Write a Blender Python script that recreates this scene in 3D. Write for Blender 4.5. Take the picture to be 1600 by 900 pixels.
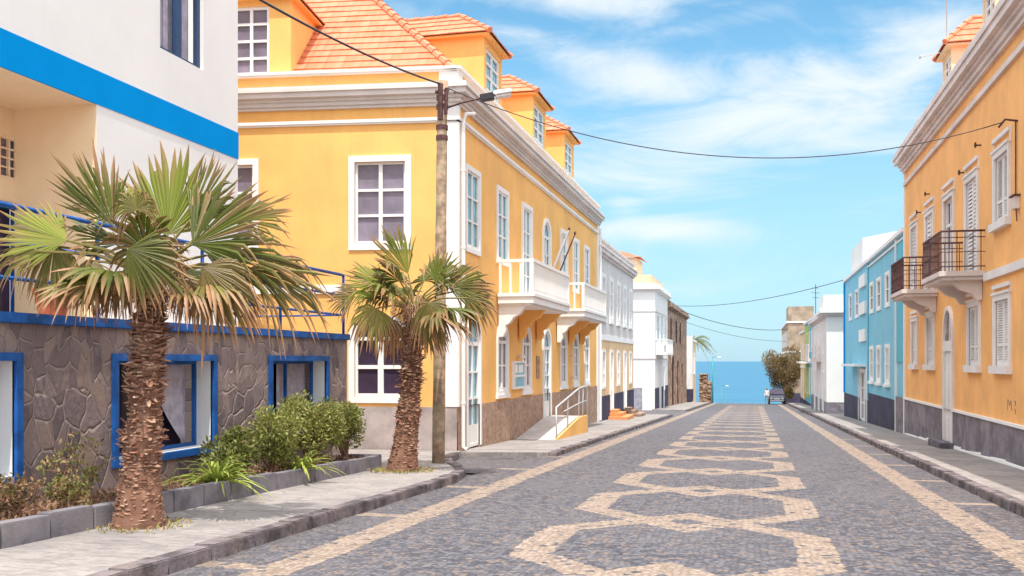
import bpy, bmesh, math, random
from math import sin, cos, pi, radians, sqrt, atan2, exp
from mathutils import Vector, noise
random.seed(7)
S = bpy.context.scene
for o in list(bpy.data.objects): bpy.data.objects.remove(o)

# ------------------------------------------------------------------ camera, sky, sun, exposure
EYE = 1.6
FOC = 1500.0                        # focal length in pixels of the 1600 px wide photograph
TH = math.atan(378 / FOC)           # the street runs 14 degrees to the right of the view axis
cam = bpy.data.cameras.new('camera'); co = bpy.data.objects.new('camera', cam); S.collection.objects.link(co)
co.location = (0, 0, EYE); co.rotation_euler = (pi / 2, 0, TH)
cam.sensor_width = 36; cam.lens = 36 * FOC / 1600; cam.shift_y = 114 / 1600
cam.clip_start = .1; cam.clip_end = 60000
S.camera = co

sunv = Vector((.09, -.40, 1)).normalized()
SUN_EL = math.asin(sunv.z); SUN_AZ = atan2(sunv.x, sunv.y)
sl = bpy.data.lights.new('sun', 'SUN'); so = bpy.data.objects.new('sun', sl); S.collection.objects.link(so)
sl.energy = 2.0; sl.angle = radians(.53); sl.color = (1, .955, .88)
so.rotation_euler = sunv.to_track_quat('Z', 'Y').to_euler()

S.view_settings.view_transform = 'Standard'; S.view_settings.look = 'None'
S.view_settings.exposure = 1.34; S.view_settings.gamma = 1
S.cycles.use_denoising = True
S.cycles.max_bounces = 8; S.cycles.diffuse_bounces = 5; S.cycles.glossy_bounces = 3

def node(nt, t, **kw):
    n = nt.nodes.new(t)
    for k, v in kw.items():
        if k.startswith('i_'):
            k = k[2:]; k = int(k) if k.isdigit() else k.replace('_', ' ')
            n.inputs[k].default_value = v
        else: setattr(n, k, v)
    return n
class G:                                     # small helper for shader maths
    def __init__(s, nt): s.nt = nt
    def L(s, a, b): s.nt.links.new(a, b)
    def m(s, op, a, b=0, c=0, clamp=False):
        n = node(s.nt, 'ShaderNodeMath', operation=op, use_clamp=clamp)
        for i, v in enumerate((a, b, c)):
            if isinstance(v, (int, float)): n.inputs[i].default_value = v
            else: s.L(v, n.inputs[i])
        return n.outputs[0]
    def mix(s, f, a, b, mode='MIX'):
        n = node(s.nt, 'ShaderNodeMix', data_type='RGBA', blend_type=mode)
        for k, v in ((0, f), (6, a), (7, b)):
            if isinstance(v, (int, float)): n.inputs[k].default_value = v
            elif isinstance(v, (tuple, list)): n.inputs[k].default_value = tuple(v[:3]) + (1,)
            else: s.L(v, n.inputs[k])
        return n.outputs[2]
    def ramp(s, v, *st):
        n = node(s.nt, 'ShaderNodeMapRange'); n.interpolation_type = 'SMOOTHSTEP'
        s.L(v, n.inputs[0])
        for i, x in enumerate(st): n.inputs[i + 1].default_value = x
        return n.outputs[0]
    def noise(s, vec, scale, detail=4, rough=.55, dist=0):
        n = node(s.nt, 'ShaderNodeTexNoise'); n.inputs['Scale'].default_value = scale
        n.inputs['Detail'].default_value = detail; n.inputs['Roughness'].default_value = rough
        n.inputs['Distortion'].default_value = dist
        if vec is not None: s.L(vec, n.inputs['Vector'])
        return n.outputs[0]
    def vmul(s, v, t):
        n = node(s.nt, 'ShaderNodeVectorMath', operation='MULTIPLY'); s.L(v, n.inputs[0]); n.inputs[1].default_value = t
        return n.outputs[0]

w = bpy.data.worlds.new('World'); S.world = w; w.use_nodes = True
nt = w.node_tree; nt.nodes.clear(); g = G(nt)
sky = node(nt, 'ShaderNodeTexSky', sky_type='NISHITA', sun_disc=False, sun_elevation=SUN_EL, sun_rotation=SUN_AZ,
           altitude=0, air_density=1.0, dust_density=.6, ozone_density=1.6)
tc = node(nt, 'ShaderNodeTexCoord'); sp = node(nt, 'ShaderNodeSeparateXYZ'); g.L(tc.outputs['Generated'], sp.inputs[0])
X, Y, Z = sp.outputs
ya = g.m('ADD', g.m('ABSOLUTE', Y), .05)
A = g.m('DIVIDE', X, ya); B = g.m('DIVIDE', Z, ya)
cv = node(nt, 'ShaderNodeCombineXYZ'); g.L(A, cv.inputs[0]); g.L(B, cv.inputs[1])
# wispy cirrus: stretched noise, thicker in some banks
rot = node(nt, 'ShaderNodeMapping'); rot.inputs['Rotation'].default_value = (0, 0, radians(-12)); rot.inputs['Scale'].default_value = (2.6, 8.0, 1)
g.L(cv.outputs[0], rot.inputs[0])
n1 = g.noise(rot.outputs[0], 2.0, 9, .62, .9)
rot2 = node(nt, 'ShaderNodeMapping'); rot2.inputs['Rotation'].default_value = (0, 0, radians(14)); rot2.inputs['Scale'].default_value = (1.5, 6.5, 1)
rot2.inputs['Location'].default_value = (3.1, 1.7, 0)
g.L(cv.outputs[0], rot2.inputs[0])
n2 = g.noise(rot2.outputs[0], 1.6, 7, .6, .5)
def sky_ab(px, py):
    r = (px - 800) / FOC; u = (564 - py) / FOC; c, s_ = cos(TH), sin(TH)
    d = c + s_ * r
    return (c * r - s_) / d, u / d
tot = None
for px, py, rx, ry, ang, amp in [(1200, 195, 230, 55, -14, .50), (1050, 150, 110, 34, 14, .40), (890, 22, 150, 30, 10, .46), (870, 95, 120, 26, 20, .34),
                                 (940, 290, 150, 22, 6, .36), (1050, 368, 95, 17, 3, .42), (1400, 95, 160, 30, -14, .30), (1150, 262, 190, 22, -4, .30),
                                 (985, 335, 40, 26, 50, .25), (1380, 150, 120, 34, -25, .34), (1130, 60, 170, 14, -8, .14)]:
    a0, b0 = sky_ab(px, py); c_, s_ = cos(radians(-ang)), sin(radians(-ang))
    da = g.m('SUBTRACT', A, a0); db = g.m('SUBTRACT', B, b0)
    u = g.m('DIVIDE', g.m('ADD', g.m('MULTIPLY', da, c_), g.m('MULTIPLY', db, s_)), rx / FOC)
    v = g.m('DIVIDE', g.m('SUBTRACT', g.m('MULTIPLY', db, c_), g.m('MULTIPLY', da, s_)), ry / FOC)
    q = g.m('ADD', g.m('MULTIPLY', u, u), g.m('MULTIPLY', v, v))
    e = g.m('MULTIPLY', g.m('EXPONENT', g.m('MULTIPLY', q, -.8)), amp)
    tot = e if tot is None else g.m('MAXIMUM', tot, e)
dens = g.m('ADD', g.m('ADD', g.m('MULTIPLY', n1, 1.15), g.m('MULTIPLY', n2, .5)), tot)
dens = g.ramp(dens, .78, 1.34, 0, .88)
dens = g.m('MULTIPLY', dens, g.ramp(Z, 0.0, .10, .35, 1))
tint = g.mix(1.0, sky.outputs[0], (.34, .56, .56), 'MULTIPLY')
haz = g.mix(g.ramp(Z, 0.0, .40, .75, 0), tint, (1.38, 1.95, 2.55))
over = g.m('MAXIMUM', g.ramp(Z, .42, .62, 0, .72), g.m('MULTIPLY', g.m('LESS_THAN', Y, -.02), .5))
haz = g.mix(over, haz, (7.6, 7.7, 7.7))  # added fill light: unseen sky overhead and behind the camera made bright white
CL = (2.55, 2.7, 2.8)
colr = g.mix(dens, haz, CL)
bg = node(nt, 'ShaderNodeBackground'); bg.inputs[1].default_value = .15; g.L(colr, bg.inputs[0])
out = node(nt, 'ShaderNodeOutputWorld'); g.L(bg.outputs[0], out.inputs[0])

# ------------------------------------------------------------------ materials
MATS = {}
def mat(name, base, rough=.85, var=.10, vscale=1.2, bump=0.0, bscale=40, spec=.3, grime=0, metal=0, alt=None, streak=0):
    m = bpy.data.materials.new(name); m.use_nodes = True; nt = m.node_tree; nt.nodes.clear(); g = G(nt)
    b = node(nt, 'ShaderNodeBsdfPrincipled'); o = node(nt, 'ShaderNodeOutputMaterial'); g.L(b.outputs[0], o.inputs[0])
    tc = node(nt, 'ShaderNodeTexCoord'); c = tc.outputs['Object']
    f = g.noise(c, vscale, 6, .6)
    dk = tuple(x * (1 - var * 1.6) for x in base); lt = tuple(min(.95, x * (1 + var)) for x in base)
    col = g.mix(g.ramp(f, .3, .7, 0, 1), dk, lt)
    if alt: col = g.mix(g.ramp(g.noise(c, vscale * .45, 5, .7), .45, .75, 0, 1), col, alt)
    if streak:
        sc = g.vmul(c, (2.2, 2.2, .22)); s1 = g.noise(sc, 3.0, 6, .65)
        col = g.mix(g.m('MULTIPLY', g.ramp(s1, .52, .78, 0, 1), streak), col, tuple(x * .62 for x in base))
    if grime:
        s2 = g.noise(c, 5.5, 7, .7)
        col = g.mix(g.m('MULTIPLY', g.ramp(s2, .55, .72, 0, 1), grime), col, (.16, .13, .11))
    g.L(col, b.inputs['Base Color'])
    b.inputs['Roughness'].default_value = rough; b.inputs['Metallic'].default_value = metal
    b.inputs['Specular IOR Level'].default_value = spec
    if bump:
        bn = node(nt, 'ShaderNodeBump'); bn.inputs['Strength'].default_value = bump; bn.inputs['Distance'].default_value = .02
        g.L(g.noise(c, bscale, 4, .6), bn.inputs['Height']); g.L(bn.outputs[0], b.inputs['Normal'])
    MATS[name] = m; return m
YEL = mat('yellow_plaster', (.89, .49, .155), var=.07, vscale=.6, bump=.25, streak=.30, grime=.05)
YEL2 = mat('weathered_ochre_plaster', (.89, .46, .165), var=.07, vscale=.9, bump=.2, streak=.42, grime=.10)
WHT = mat('white_paint', (.83, .81, .79), var=.02, bump=.05, streak=.05)
WHW = mat('white_render', (.78, .76, .735), var=.03, vscale=.5, bump=.15, streak=.12)
CRM = mat('cream_render', (.82, .63, .42), var=.03, bump=.08)
CRW = mat('worn_white_stucco', (.70, .62, .59), var=.08, bump=.12, streak=.35)
GRW = mat('grey_white_plaster', (.66, .61, .58), var=.05, bump=.1, streak=.2)
BEI = mat('beige_plaster', (.80, .55, .32), var=.05, bump=.1, streak=.15)
BLB = mat('bright_blue_paint', (.0, .26, .66), var=.03, rough=.9, spec=.05)
BLU = mat('deep_blue_paint', (.012, .095, .34), var=.25, rough=.6, vscale=4, grime=.12)
NAV = mat('navy_window_frame', (.03, .06, .13), var=.1, rough=.4)
LBL = mat('light_blue_plaster', (.22, .52, .66), var=.04, bump=.1, streak=.12)
TEA = mat('teal_plaster', (.12, .46, .58), var=.05, bump=.1)
GRN = mat('lime_plaster', (.42, .50, .14), var=.1, bump=.1)
DPL = mat('dark_plinth', (.055, .05, .09), var=.2, bump=.1)
GPL = mat('grey_plinth', (.22, .19, .22), var=.25, vscale=2.2, bump=.25, alt=(.30, .27, .28), streak=.4)
PPL = mat('brown_pebble_plinth', (.40, .26, .19), var=.25, vscale=9, bump=.6, bscale=60, alt=(.50, .35, .26))
CPL = mat('grey_cement_plinth', (.42, .35, .33), var=.2, vscale=1.6, bump=.4, alt=(.50, .43, .41), streak=.25)
CON = mat('pale_concrete', (.56, .50, .47), var=.12, vscale=1.5, bump=.3, grime=.10)
PAV = mat('worn_paving', (.50, .43, .39), var=.2, vscale=1.1, bump=.5, bscale=26, alt=(.38, .34, .33), grime=.35)
KRB = mat('basalt_kerb', (.17, .14, .15), var=.4, vscale=3.4, bump=.6, bscale=22, alt=(.28, .22, .19))
PLK = mat('grey_planter_stone', (.19, .175, .20), var=.25, vscale=2.6, bump=.4, alt=(.27, .24, .24))
SOI = mat('dry_soil', (.13, .075, .055), var=.4, vscale=6, bump=.8)
GLD = mat('dark_glass', (.045, .030, .055), rough=.12, var=.3, vscale=.8, spec=.45)
GLM = mat('mauve_glass', (.235, .20, .255), rough=.15, var=.25, vscale=.7, spec=.5)
GLB = mat('blue_glass', (.22, .50, .62), rough=.2, var=.12, vscale=4, spec=.5)
GLG = mat('grey_curtained_glass', (.33, .32, .38), rough=.2, var=.2, vscale=4, spec=.5)
CUR = mat('grey_curtain', (.46, .42, .50), var=.15, vscale=6)
SHU = mat('white_louvre', (.76, .72, .70), var=.06, rough=.6)
SHD = mat('shutter_backing', (.30, .27, .29), var=.1)
MTR = mat('terracotta_pot', (.42, .11, .06), var=.1, vscale=6)
IRN = mat('rusty_iron', (.10, .045, .045), var=.3, rough=.6, vscale=9)
BLK = mat('black_cable', (.035, .028, .035), rough=.5, var=.05)
WOO = mat('weathered_pole', (.46, .32, .22), var=.3, vscale=7, bump=.6, alt=(.32, .32, .20))
RST = mat('brown_stone', (.36, .225, .155), var=.45, vscale=1.6, bump=.6, bscale=14, alt=(.5, .36, .28), grime=.4)
GAL = mat('galvanised_steel', (.62, .60, .60), rough=.4, metal=.3, var=.05)
GRL = mat('teal_lamp_post', (.05, .30, .34), rough=.5, var=.1)
ORS = mat('orange_step', (.72, .30, .12), var=.1, bump=.2)
STN = mat('dark_doorstep', (.16, .14, .16), var=.3, vscale=4, bump=.3)
CAR = mat('dark_blue_car_paint', (.02, .03, .055), rough=.25, var=.05, spec=.6)
TYR = mat('tyre_rubber', (.02, .02, .02), var=.1)
CHR = mat('chrome', (.65, .65, .67), rough=.2, metal=.8, var=.02)
LNS = mat('lamp_lens', (.70, .62, .60), rough=.3, var=.03)
HIL = mat('dry_hillside', (.30, .22, .16), var=.3, vscale=.1, bump=.3, bscale=2)
BRK = mat('cinder_block', (.36, .28, .21), var=.2, vscale=1.0, bump=.3, streak=.3)

def road_mat():
    m = bpy.data.materials.new('basalt_cobbles'); m.use_nodes = True; nt = m.node_tree; nt.nodes.clear(); g = G(nt)
    b = node(nt, 'ShaderNodeBsdfPrincipled'); o = node(nt, 'ShaderNodeOutputMaterial'); g.L(b.outputs[0], o.inputs[0])
    tc = node(nt, 'ShaderNodeTexCoord')
    wob = node(nt, 'ShaderNodeMix', data_type='VECTOR'); nz = node(nt, 'ShaderNodeTexNoise'); nz.inputs['Scale'].default_value = 1.1
    g.L(tc.outputs['Object'], nz.inputs['Vector'])
    sub = node(nt, 'ShaderNodeVectorMath', operation='SUBTRACT'); g.L(nz.outputs['Color'], sub.inputs[0]); sub.inputs[1].default_value = (.5, .5, .5)
    scl = g.vmul(sub.outputs[0], (.07, .07, 0)); ad = node(nt, 'ShaderNodeVectorMath', operation='ADD')
    g.L(tc.outputs['Object'], ad.inputs[0]); g.L(scl, ad.inputs[1])
    co_ = ad.outputs[0]
    SC = 15.0
    v1 = node(nt, 'ShaderNodeTexVoronoi', voronoi_dimensions='2D', feature='F1'); v1.inputs['Scale'].default_value = SC; v1.inputs['Randomness'].default_value = .85
    v2 = node(nt, 'ShaderNodeTexVoronoi', voronoi_dimensions='2D', feature='DISTANCE_TO_EDGE'); v2.inputs['Scale'].default_value = SC; v2.inputs['Randomness'].default_value = .85
    g.L(co_, v1.inputs['Vector']); g.L(co_, v2.inputs['Vector'])
    hv = node(nt, 'ShaderNodeMix', data_type='VECTOR'); hv.inputs[0].default_value = .5; g.L(v1.outputs['Position'], hv.inputs[4]); g.L(co_, hv.inputs[5])
    s = node(nt, 'ShaderNodeSeparateXYZ'); g.L(hv.outputs[1], s.inputs[0])
    x, y = s.outputs[0], s.outputs[1]
    cs = node(nt, 'ShaderNodeSeparateXYZ'); g.L(v1.outputs['Color'], cs.inputs[0])
    rnd = cs.outputs[0]; rnd2 = cs.outputs[1]
    # hexagon chain of light stones, 3.6 m long links
    u = g.m('ABSOLUTE', g.m('ADD', x, .75))
    v = g.m('ABSOLUTE', g.m('SUBTRACT', g.m('FLOORED_MODULO', g.m('SUBTRACT', y, 8.05), 3.6), 1.8))
    def hexd(v):
        d = g.m('MAXIMUM', g.m('SUBTRACT', u, 1.55), g.m('SUBTRACT', g.m('ADD', g.m('MULTIPLY', u, .739), g.m('MULTIPLY', v, .674)), 1.786))
        return g.m('MULTIPLY', g.m('LESS_THAN', d, 0), g.m('GREATER_THAN', d, -.40))
    mask = g.m('MAXIMUM', hexd(v), hexd(g.m('SUBTRACT', 3.6, v)))
    mask = g.m('MULTIPLY', mask, g.m('LESS_THAN', y, 92))
    def band(val, c, h): return g.m('LESS_THAN', g.m('ABSOLUTE', g.m('SUBTRACT', val, c)), h)
    side = g.m('MAXIMUM', band(x, -4.0, .20), band(x, 2.5, .20))
    side = g.m('MULTIPLY', side, g.m('LESS_THAN', y, 108))
    mask = g.m('MAXIMUM', mask, side)
    bay = g.m('MULTIPLY', band(g.m('FLOORED_MODULO', g.m('SUBTRACT', y, 0.35), 3.5), .30, .13), g.m('MAXIMUM', g.m('GREATER_THAN', x, 2.6), g.m('LESS_THAN', x, -4.1)))
    bay = g.m('MULTIPLY', bay, g.m('LESS_THAN', y, 33)); bay = g.m('MULTIPLY', bay, g.m('GREATER_THAN', x, -4.85))
    mask = g.m('MAXIMUM', mask, bay)
    mask = g.m('MULTIPLY', mask, g.m('GREATER_THAN', rnd2, .06))
    big = g.noise(tc.outputs['Object'], .35, 5, .6)
    dark = g.mix(rnd, (.055, .055, .074), (.20, .187, .205))
    dark = g.mix(g.m('MULTIPLY', g.m('GREATER_THAN', rnd2, .86), .8), dark, (.27, .20, .165))
    dark = g.mix(g.ramp(big, .42, .66, 0, .45), dark, (.175, .16, .17))
    tan = g.mix(rnd, (.29, .215, .165), (.46, .355, .285))
    col = g.mix(mask, dark, tan)
    # dirt gathered in the gutters and worn patches
    gut = g.m('MULTIPLY', g.m('MAXIMUM', g.ramp(x, 2.75, 3.3, 0, 1), g.ramp(x, -4.3, -4.85, 0, 1)), g.ramp(g.noise(tc.outputs['Object'], 2.2, 5, .7), .42, .62, 0, .6))
    col = g.mix(gut, col, (.16, .125, .11))
    joint = g.ramp(v2.outputs['Distance'], .02, .12, 1, 0)
    col = g.mix(g.m('MULTIPLY', joint, .6), col, g.mix(mask, (.07, .062, .068), (.24, .175, .135)))
    col = g.mix(g.ramp(g.noise(tc.outputs['Object'], 60, 3, .6), .3, .7, 0, .22), col, (.05, .05, .06))
    g.L(col, b.inputs['Base Color']); b.inputs['Roughness'].default_value = .75; b.inputs['Specular IOR Level'].default_value = .35
    h = g.m('ADD', g.ramp(v2.outputs['Distance'], 0, .28, 0, 1), g.m('MULTIPLY', rnd, .35))
    bn = node(nt, 'ShaderNodeBump'); bn.inputs['Strength'].default_value = .8; bn.inputs['Distance'].default_value = .018
    g.L(h, bn.inputs['Height']); g.L(bn.outputs[0], b.inputs['Normal'])
    return m
ROAD = road_mat()

def flag_mat():
    m = bpy.data.materials.new('flagstone_cladding'); m.use_nodes = True; nt = m.node_tree; nt.nodes.clear(); g = G(nt)
    b = node(nt, 'ShaderNodeBsdfPrincipled'); o = node(nt, 'ShaderNodeOutputMaterial'); g.L(b.outputs[0], o.inputs[0])
    tc = node(nt, 'ShaderNodeTexCoord'); s = node(nt, 'ShaderNodeSeparateXYZ'); g.L(tc.outputs['Object'], s.inputs[0])
    cb = node(nt, 'ShaderNodeCombineXYZ')
    nz = node(nt, 'ShaderNodeTexNoise'); nz.inputs['Scale'].default_value = 2.6; g.L(tc.outputs['Object'], nz.inputs['Vector'])
    ns = node(nt, 'ShaderNodeSeparateXYZ'); g.L(nz.outputs['Color'], ns.inputs[0])
    # upper course of narrow upright stones, larger slabs below
    up = g.m('GREATER_THAN', g.m('ADD', s.outputs[2], g.m('MULTIPLY', ns.outputs[2], .5)), 1.55)
    yy = g.m('MULTIPLY', g.m('ADD', s.outputs[1], g.m('MULTIPLY', ns.outputs[0], .22)), g.m('ADD', 4.0, g.m('MULTIPLY', up, 2.8)))
    zz = g.m('MULTIPLY', g.m('ADD', s.outputs[2], g.m('MULTIPLY', ns.outputs[1], .22)), 3.1)
    g.L(yy, cb.inputs[0]); g.L(zz, cb.inputs[1])
    v1 = node(nt, 'ShaderNodeTexVoronoi', voronoi_dimensions='2D', feature='F1'); v2 = node(nt, 'ShaderNodeTexVoronoi', voronoi_dimensions='2D', feature='DISTANCE_TO_EDGE')
    for v in (v1, v2): v.inputs['Scale'].default_value = 1; g.L(cb.outputs[0], v.inputs['Vector'])
    cs = node(nt, 'ShaderNodeSeparateXYZ'); g.L(v1.outputs['Color'], cs.inputs[0])
    col = g.mix(cs.outputs[0], (.115, .085, .098), (.31, .23, .215))
    col = g.mix(g.ramp(cs.outputs[1], .6, .95, 0, .6), col, (.40, .29, .22))
    col = g.mix(g.ramp(g.noise(tc.outputs['Object'], 7, 6, .7), .35, .7, 0, .65), col, (.26, .20, .20))
    jt = g.ramp(v2.outputs['Distance'], .015, .055, 1, 0)
    col = g.mix(g.m('MULTIPLY', jt, .75), col, (.42, .33, .29))
    g.L(col, b.inputs['Base Color']); b.inputs['Roughness'].default_value = .8
    bn = node(nt, 'ShaderNodeBump'); bn.inputs['Strength'].default_value = .9; bn.inputs['Distance'].default_value = .02
    h = g.m('ADD', g.ramp(v2.outputs['Distance'], 0, .09, 0, 1), g.m('MULTIPLY', g.noise(tc.outputs['Object'], 14, 5, .6), .8))
    g.L(h, bn.inputs['Height']); g.L(bn.outputs[0], b.inputs['Normal'])
    return m
FLAG = flag_mat()

def tile_mat():
    m = bpy.data.materials.new('terracotta_tiles'); m.use_nodes = True; nt = m.node_tree; nt.nodes.clear(); g = G(nt)
    b = node(nt, 'ShaderNodeBsdfPrincipled'); o = node(nt, 'ShaderNodeOutputMaterial'); g.L(b.outputs[0], o.inputs[0])
    uv = node(nt, 'ShaderNodeUVMap'); s = node(nt, 'ShaderNodeSeparateXYZ'); g.L(uv.outputs[0], s.inputs[0])
    fu = g.m('FLOOR', g.m('MULTIPLY', s.outputs[0], 4.4)); fv = g.m('FLOOR', g.m('DIVIDE', s.outputs[1], .33))
    wn = node(nt, 'ShaderNodeTexWhiteNoise', noise_dimensions='2D'); cb = node(nt, 'ShaderNodeCombineXYZ'); g.L(fu, cb.inputs[0]); g.L(fv, cb.inputs[1]); g.L(cb.outputs[0], wn.inputs['Vector'])
    col = g.mix(wn.outputs[0], (.60, .185, .085), (.68, .24, .13))
    tc = node(nt, 'ShaderNodeTexCoord'); col = g.mix(g.ramp(g.noise(tc.outputs['Object'], 3, 6, .7), .45, .75, 0, .35), col, (.52, .22, .14))
    g.L(col, b.inputs['Base Color']); b.inputs['Roughness'].default_value = .8
    fr = g.m('FRACT', g.m('MULTIPLY', s.outputs[0], 4.4)); hh = g.m('ABSOLUTE', g.m('SINE', g.m('MULTIPLY', fr, pi)))
    bn = node(nt, 'ShaderNodeBump'); bn.inputs['Strength'].default_value = .7; bn.inputs['Distance'].default_value = .04
    g.L(hh, bn.inputs['Height']); g.L(bn.outputs[0], b.inputs['Normal'])
    return m
TILE = tile_mat()

def leaf_mat(name, green, green2, dry, trans=.25, rough=.5, dark=None):
    m = bpy.data.materials.new(name); m.use_nodes = True; nt = m.node_tree; nt.nodes.clear(); g = G(nt)
    b = node(nt, 'ShaderNodeBsdfPrincipled'); o = node(nt, 'ShaderNodeOutputMaterial')
    at = node(nt, 'ShaderNodeAttribute', attribute_name='tint'); s = node(nt, 'ShaderNodeSeparateXYZ'); g.L(at.outputs['Vector'], s.inputs[0])
    col = g.mix(s.outputs[1], green, green2); col = g.mix(s.outputs[0], col, dry)
    col = g.mix(g.m('MULTIPLY', s.outputs[2], .6), col, dark or tuple(x * .45 for x in dry))
    g.L(col, b.inputs['Base Color']); b.inputs['Roughness'].default_value = rough; b.inputs['Specular IOR Level'].default_value = .35
    t = node(nt, 'ShaderNodeBsdfTranslucent'); g.L(col, t.inputs[0]); mx = node(nt, 'ShaderNodeMixShader'); mx.inputs[0].default_value = trans
    g.L(b.outputs[0], mx.inputs[1]); g.L(t.outputs[0], mx.inputs[2]); g.L(mx.outputs[0], o.inputs[0])
    return m
PALM = leaf_mat('palm_leaf', (.06, .075, .008), (.29, .33, .055), (.43, .225, .12))
BUSH = leaf_mat('shrub_leaf', (.08, .095, .02), (.42, .43, .12), (.45, .28, .14))
BARK = leaf_mat('palm_bark', (.21, .085, .05), (.42, .205, .125), (.66, .43, .30), trans=0, rough=.9, dark=(.035, .018, .014))
REDL = leaf_mat('reddish_leaf', (.10, .085, .03), (.30, .22, .09), (.42, .22, .14))
SPIK = leaf_mat('strap_leaf', (.10, .16, .02), (.46, .52, .10), (.6, .42, .2))

# ------------------------------------------------------------------ mesh helpers
ORG = {}
class MB:
    def __init__(s): s.v = []; s.f = []; s.c = []; s.uv = None; s.mi = []; s.cm = 0
    def add(s, vs, fs, col=None):
        b = len(s.v); s.v += [tuple(v) for v in vs]; s.f += [tuple(i + b for i in f) for f in fs]
        s.c += [col or (0, 0, 0)] * len(vs); s.mi += [s.cm] * len(fs)
    def quad(s, a, b, c, d): s.add([a, b, c, d], [(0, 1, 2, 3)])
    def hexa(s, p, col=None):   # p: 4 bottom, 4 top
        s.add(p, [(0, 3, 2, 1), (4, 5, 6, 7), (0, 1, 5, 4), (1, 2, 6, 5), (2, 3, 7, 6), (3, 0, 4, 7)], col)
    def box(s, x0, x1, y0, y1, z0, z1):
        s.hexa([(x0, y0, z0), (x1, y0, z0), (x1, y1, z0), (x0, y1, z0), (x0, y0, z1), (x1, y0, z1), (x1, y1, z1), (x0, y1, z1)])
    def fbox(s, fr, u0, u1, w0, w1, z0, z1):
        s.hexa([fr.p(u0, w0, z0), fr.p(u1, w0, z0), fr.p(u1, w1, z0), fr.p(u0, w1, z0), fr.p(u0, w0, z1), fr.p(u1, w0, z1), fr.p(u1, w1, z1), fr.p(u0, w1, z1)])
    def prism(s, pts, off0, off1):   # pts: list of 3D points; extrude between offsets vectors
        n = len(pts); a = [Vector(p) + Vector(off0) for p in pts]; b = [Vector(p) + Vector(off1) for p in pts]
        s.add(a + b, [tuple(range(n))[::-1], tuple(range(n, 2 * n))] + [(i, (i + 1) % n, n + (i + 1) % n, n + i) for i in range(n)])
    def tube(s, pts, rad, n=8, cols=None, cap=True):
        pts = [Vector(p) for p in pts]; m = len(pts)
        if isinstance(rad, (int, float)): rad = [rad] * m
        b = len(s.v); up = Vector((0, 0, 1))
        for i, p in enumerate(pts):
            d = (pts[min(i + 1, m - 1)] - pts[max(i - 1, 0)]).normalized()
            a = d.cross(up)
            if a.length < .05: a = d.cross(Vector((1, 0, 0)))
            a.normalize(); c = d.cross(a)
            for k in range(n):
                t = 2 * pi * k / n; s.v.append(tuple(p + (a * cos(t) + c * sin(t)) * rad[i])); s.c.append(cols[i] if cols else (0, 0, 0))
        for i in range(m - 1):
            for k in range(n):
                s.f.append((b + i * n + k, b + i * n + (k + 1) % n, b + (i + 1) * n + (k + 1) % n, b + (i + 1) * n + k)); s.mi.append(s.cm)
        if cap:
            s.f.append(tuple(b + k for k in range(n))); s.mi.append(s.cm)
            s.f.append(tuple(b + (m - 1) * n + k for k in range(n))[::-1]); s.mi.append(s.cm)
    def build(s, name, m, parent=None, smooth=False, label=None, bevel=0, attr=False, origin=None):
        org = ORG.get(parent.name, Vector()) if parent else Vector(origin or (0, 0, 0))
        me = bpy.data.meshes.new(name); me.from_pydata([tuple(Vector(v) - org) for v in s.v], [], s.f)
        for mm in (m if isinstance(m, (list, tuple)) else [m]): me.materials.append(mm)
        if any(s.mi): me.polygons.foreach_set('material_index', s.mi)
        if attr:
            a = me.attributes.new('tint', 'FLOAT_VECTOR', 'POINT'); a.data.foreach_set('vector', [x for c in s.c for x in c])
        if s.uv:
            ul = me.uv_layers.new(name='UVMap'); i = 0
            for p in me.polygons:
                for li in p.loop_indices: ul.data[li].uv = s.uv[me.loops[li].vertex_index]
        if not attr:
            bm = bmesh.new(); bm.from_mesh(me); bmesh.ops.recalc_face_normals(bm, faces=bm.faces)
            if bevel:
                bmesh.ops.remove_doubles(bm, verts=bm.verts, dist=1e-4)
                bmesh.ops.bevel(bm, geom=[e for e in bm.edges if e.is_manifold and e.calc_face_angle(0) > .5], offset=bevel, segments=2, affect='EDGES', clamp_overlap=True)
            bm.to_mesh(me); bm.free()
        if smooth: me.shade_smooth()
        o = bpy.data.objects.new(name, me); S.collection.objects.link(o)
        if parent: o.parent = parent; ORG[o.name] = org
        else: o.location = org; ORG[o.name] = org
        if label: o['label'] = label
        return o
class Frame:      # facade frame: u along the wall, w outwards, z up
    def __init__(s, o, d, n): s.o = Vector(o); s.d = Vector(d); s.n = Vector(n)
    def p(s, u, w, z): q = s.o + s.d * u + s.n * w; return (q.x, q.y, z)
def thing(name, label, cat, loc, group=None):
    o = bpy.data.objects.new(name, None); S.collection.objects.link(o); o.location = loc; o.empty_display_size = .3
    ORG[o.name] = Vector(loc); o['label'] = label; o['category'] = cat
    if group: o['group'] = group
    return o
def tag(o, label, cat, group=None):
    o['label'] = label; o['category'] = cat
    if group: o['group'] = group
    return o
def struct(o): o['kind'] = 'structure'; return o

def GZ(y):        # the street falls gently, then drops to the sea beyond a crest
    if y < 104: return -.0278 * y
    if y < 116:
        t = y - 104; return -.0278 * 104 - .0278 * t - .0042 * t * t
    z = -.0278 * 116 - .0042 * 144 - .13 * (y - 116)
    return max(z, -27)
PV = .12

def arch_pts(u0, u1, zs, rise, n=14):
    c = (u0 + u1) / 2; h = (u1 - u0) / 2
    return [(c - h * cos(pi * i / n), zs + rise * sin(pi * i / n)) for i in range(n + 1)]

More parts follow.
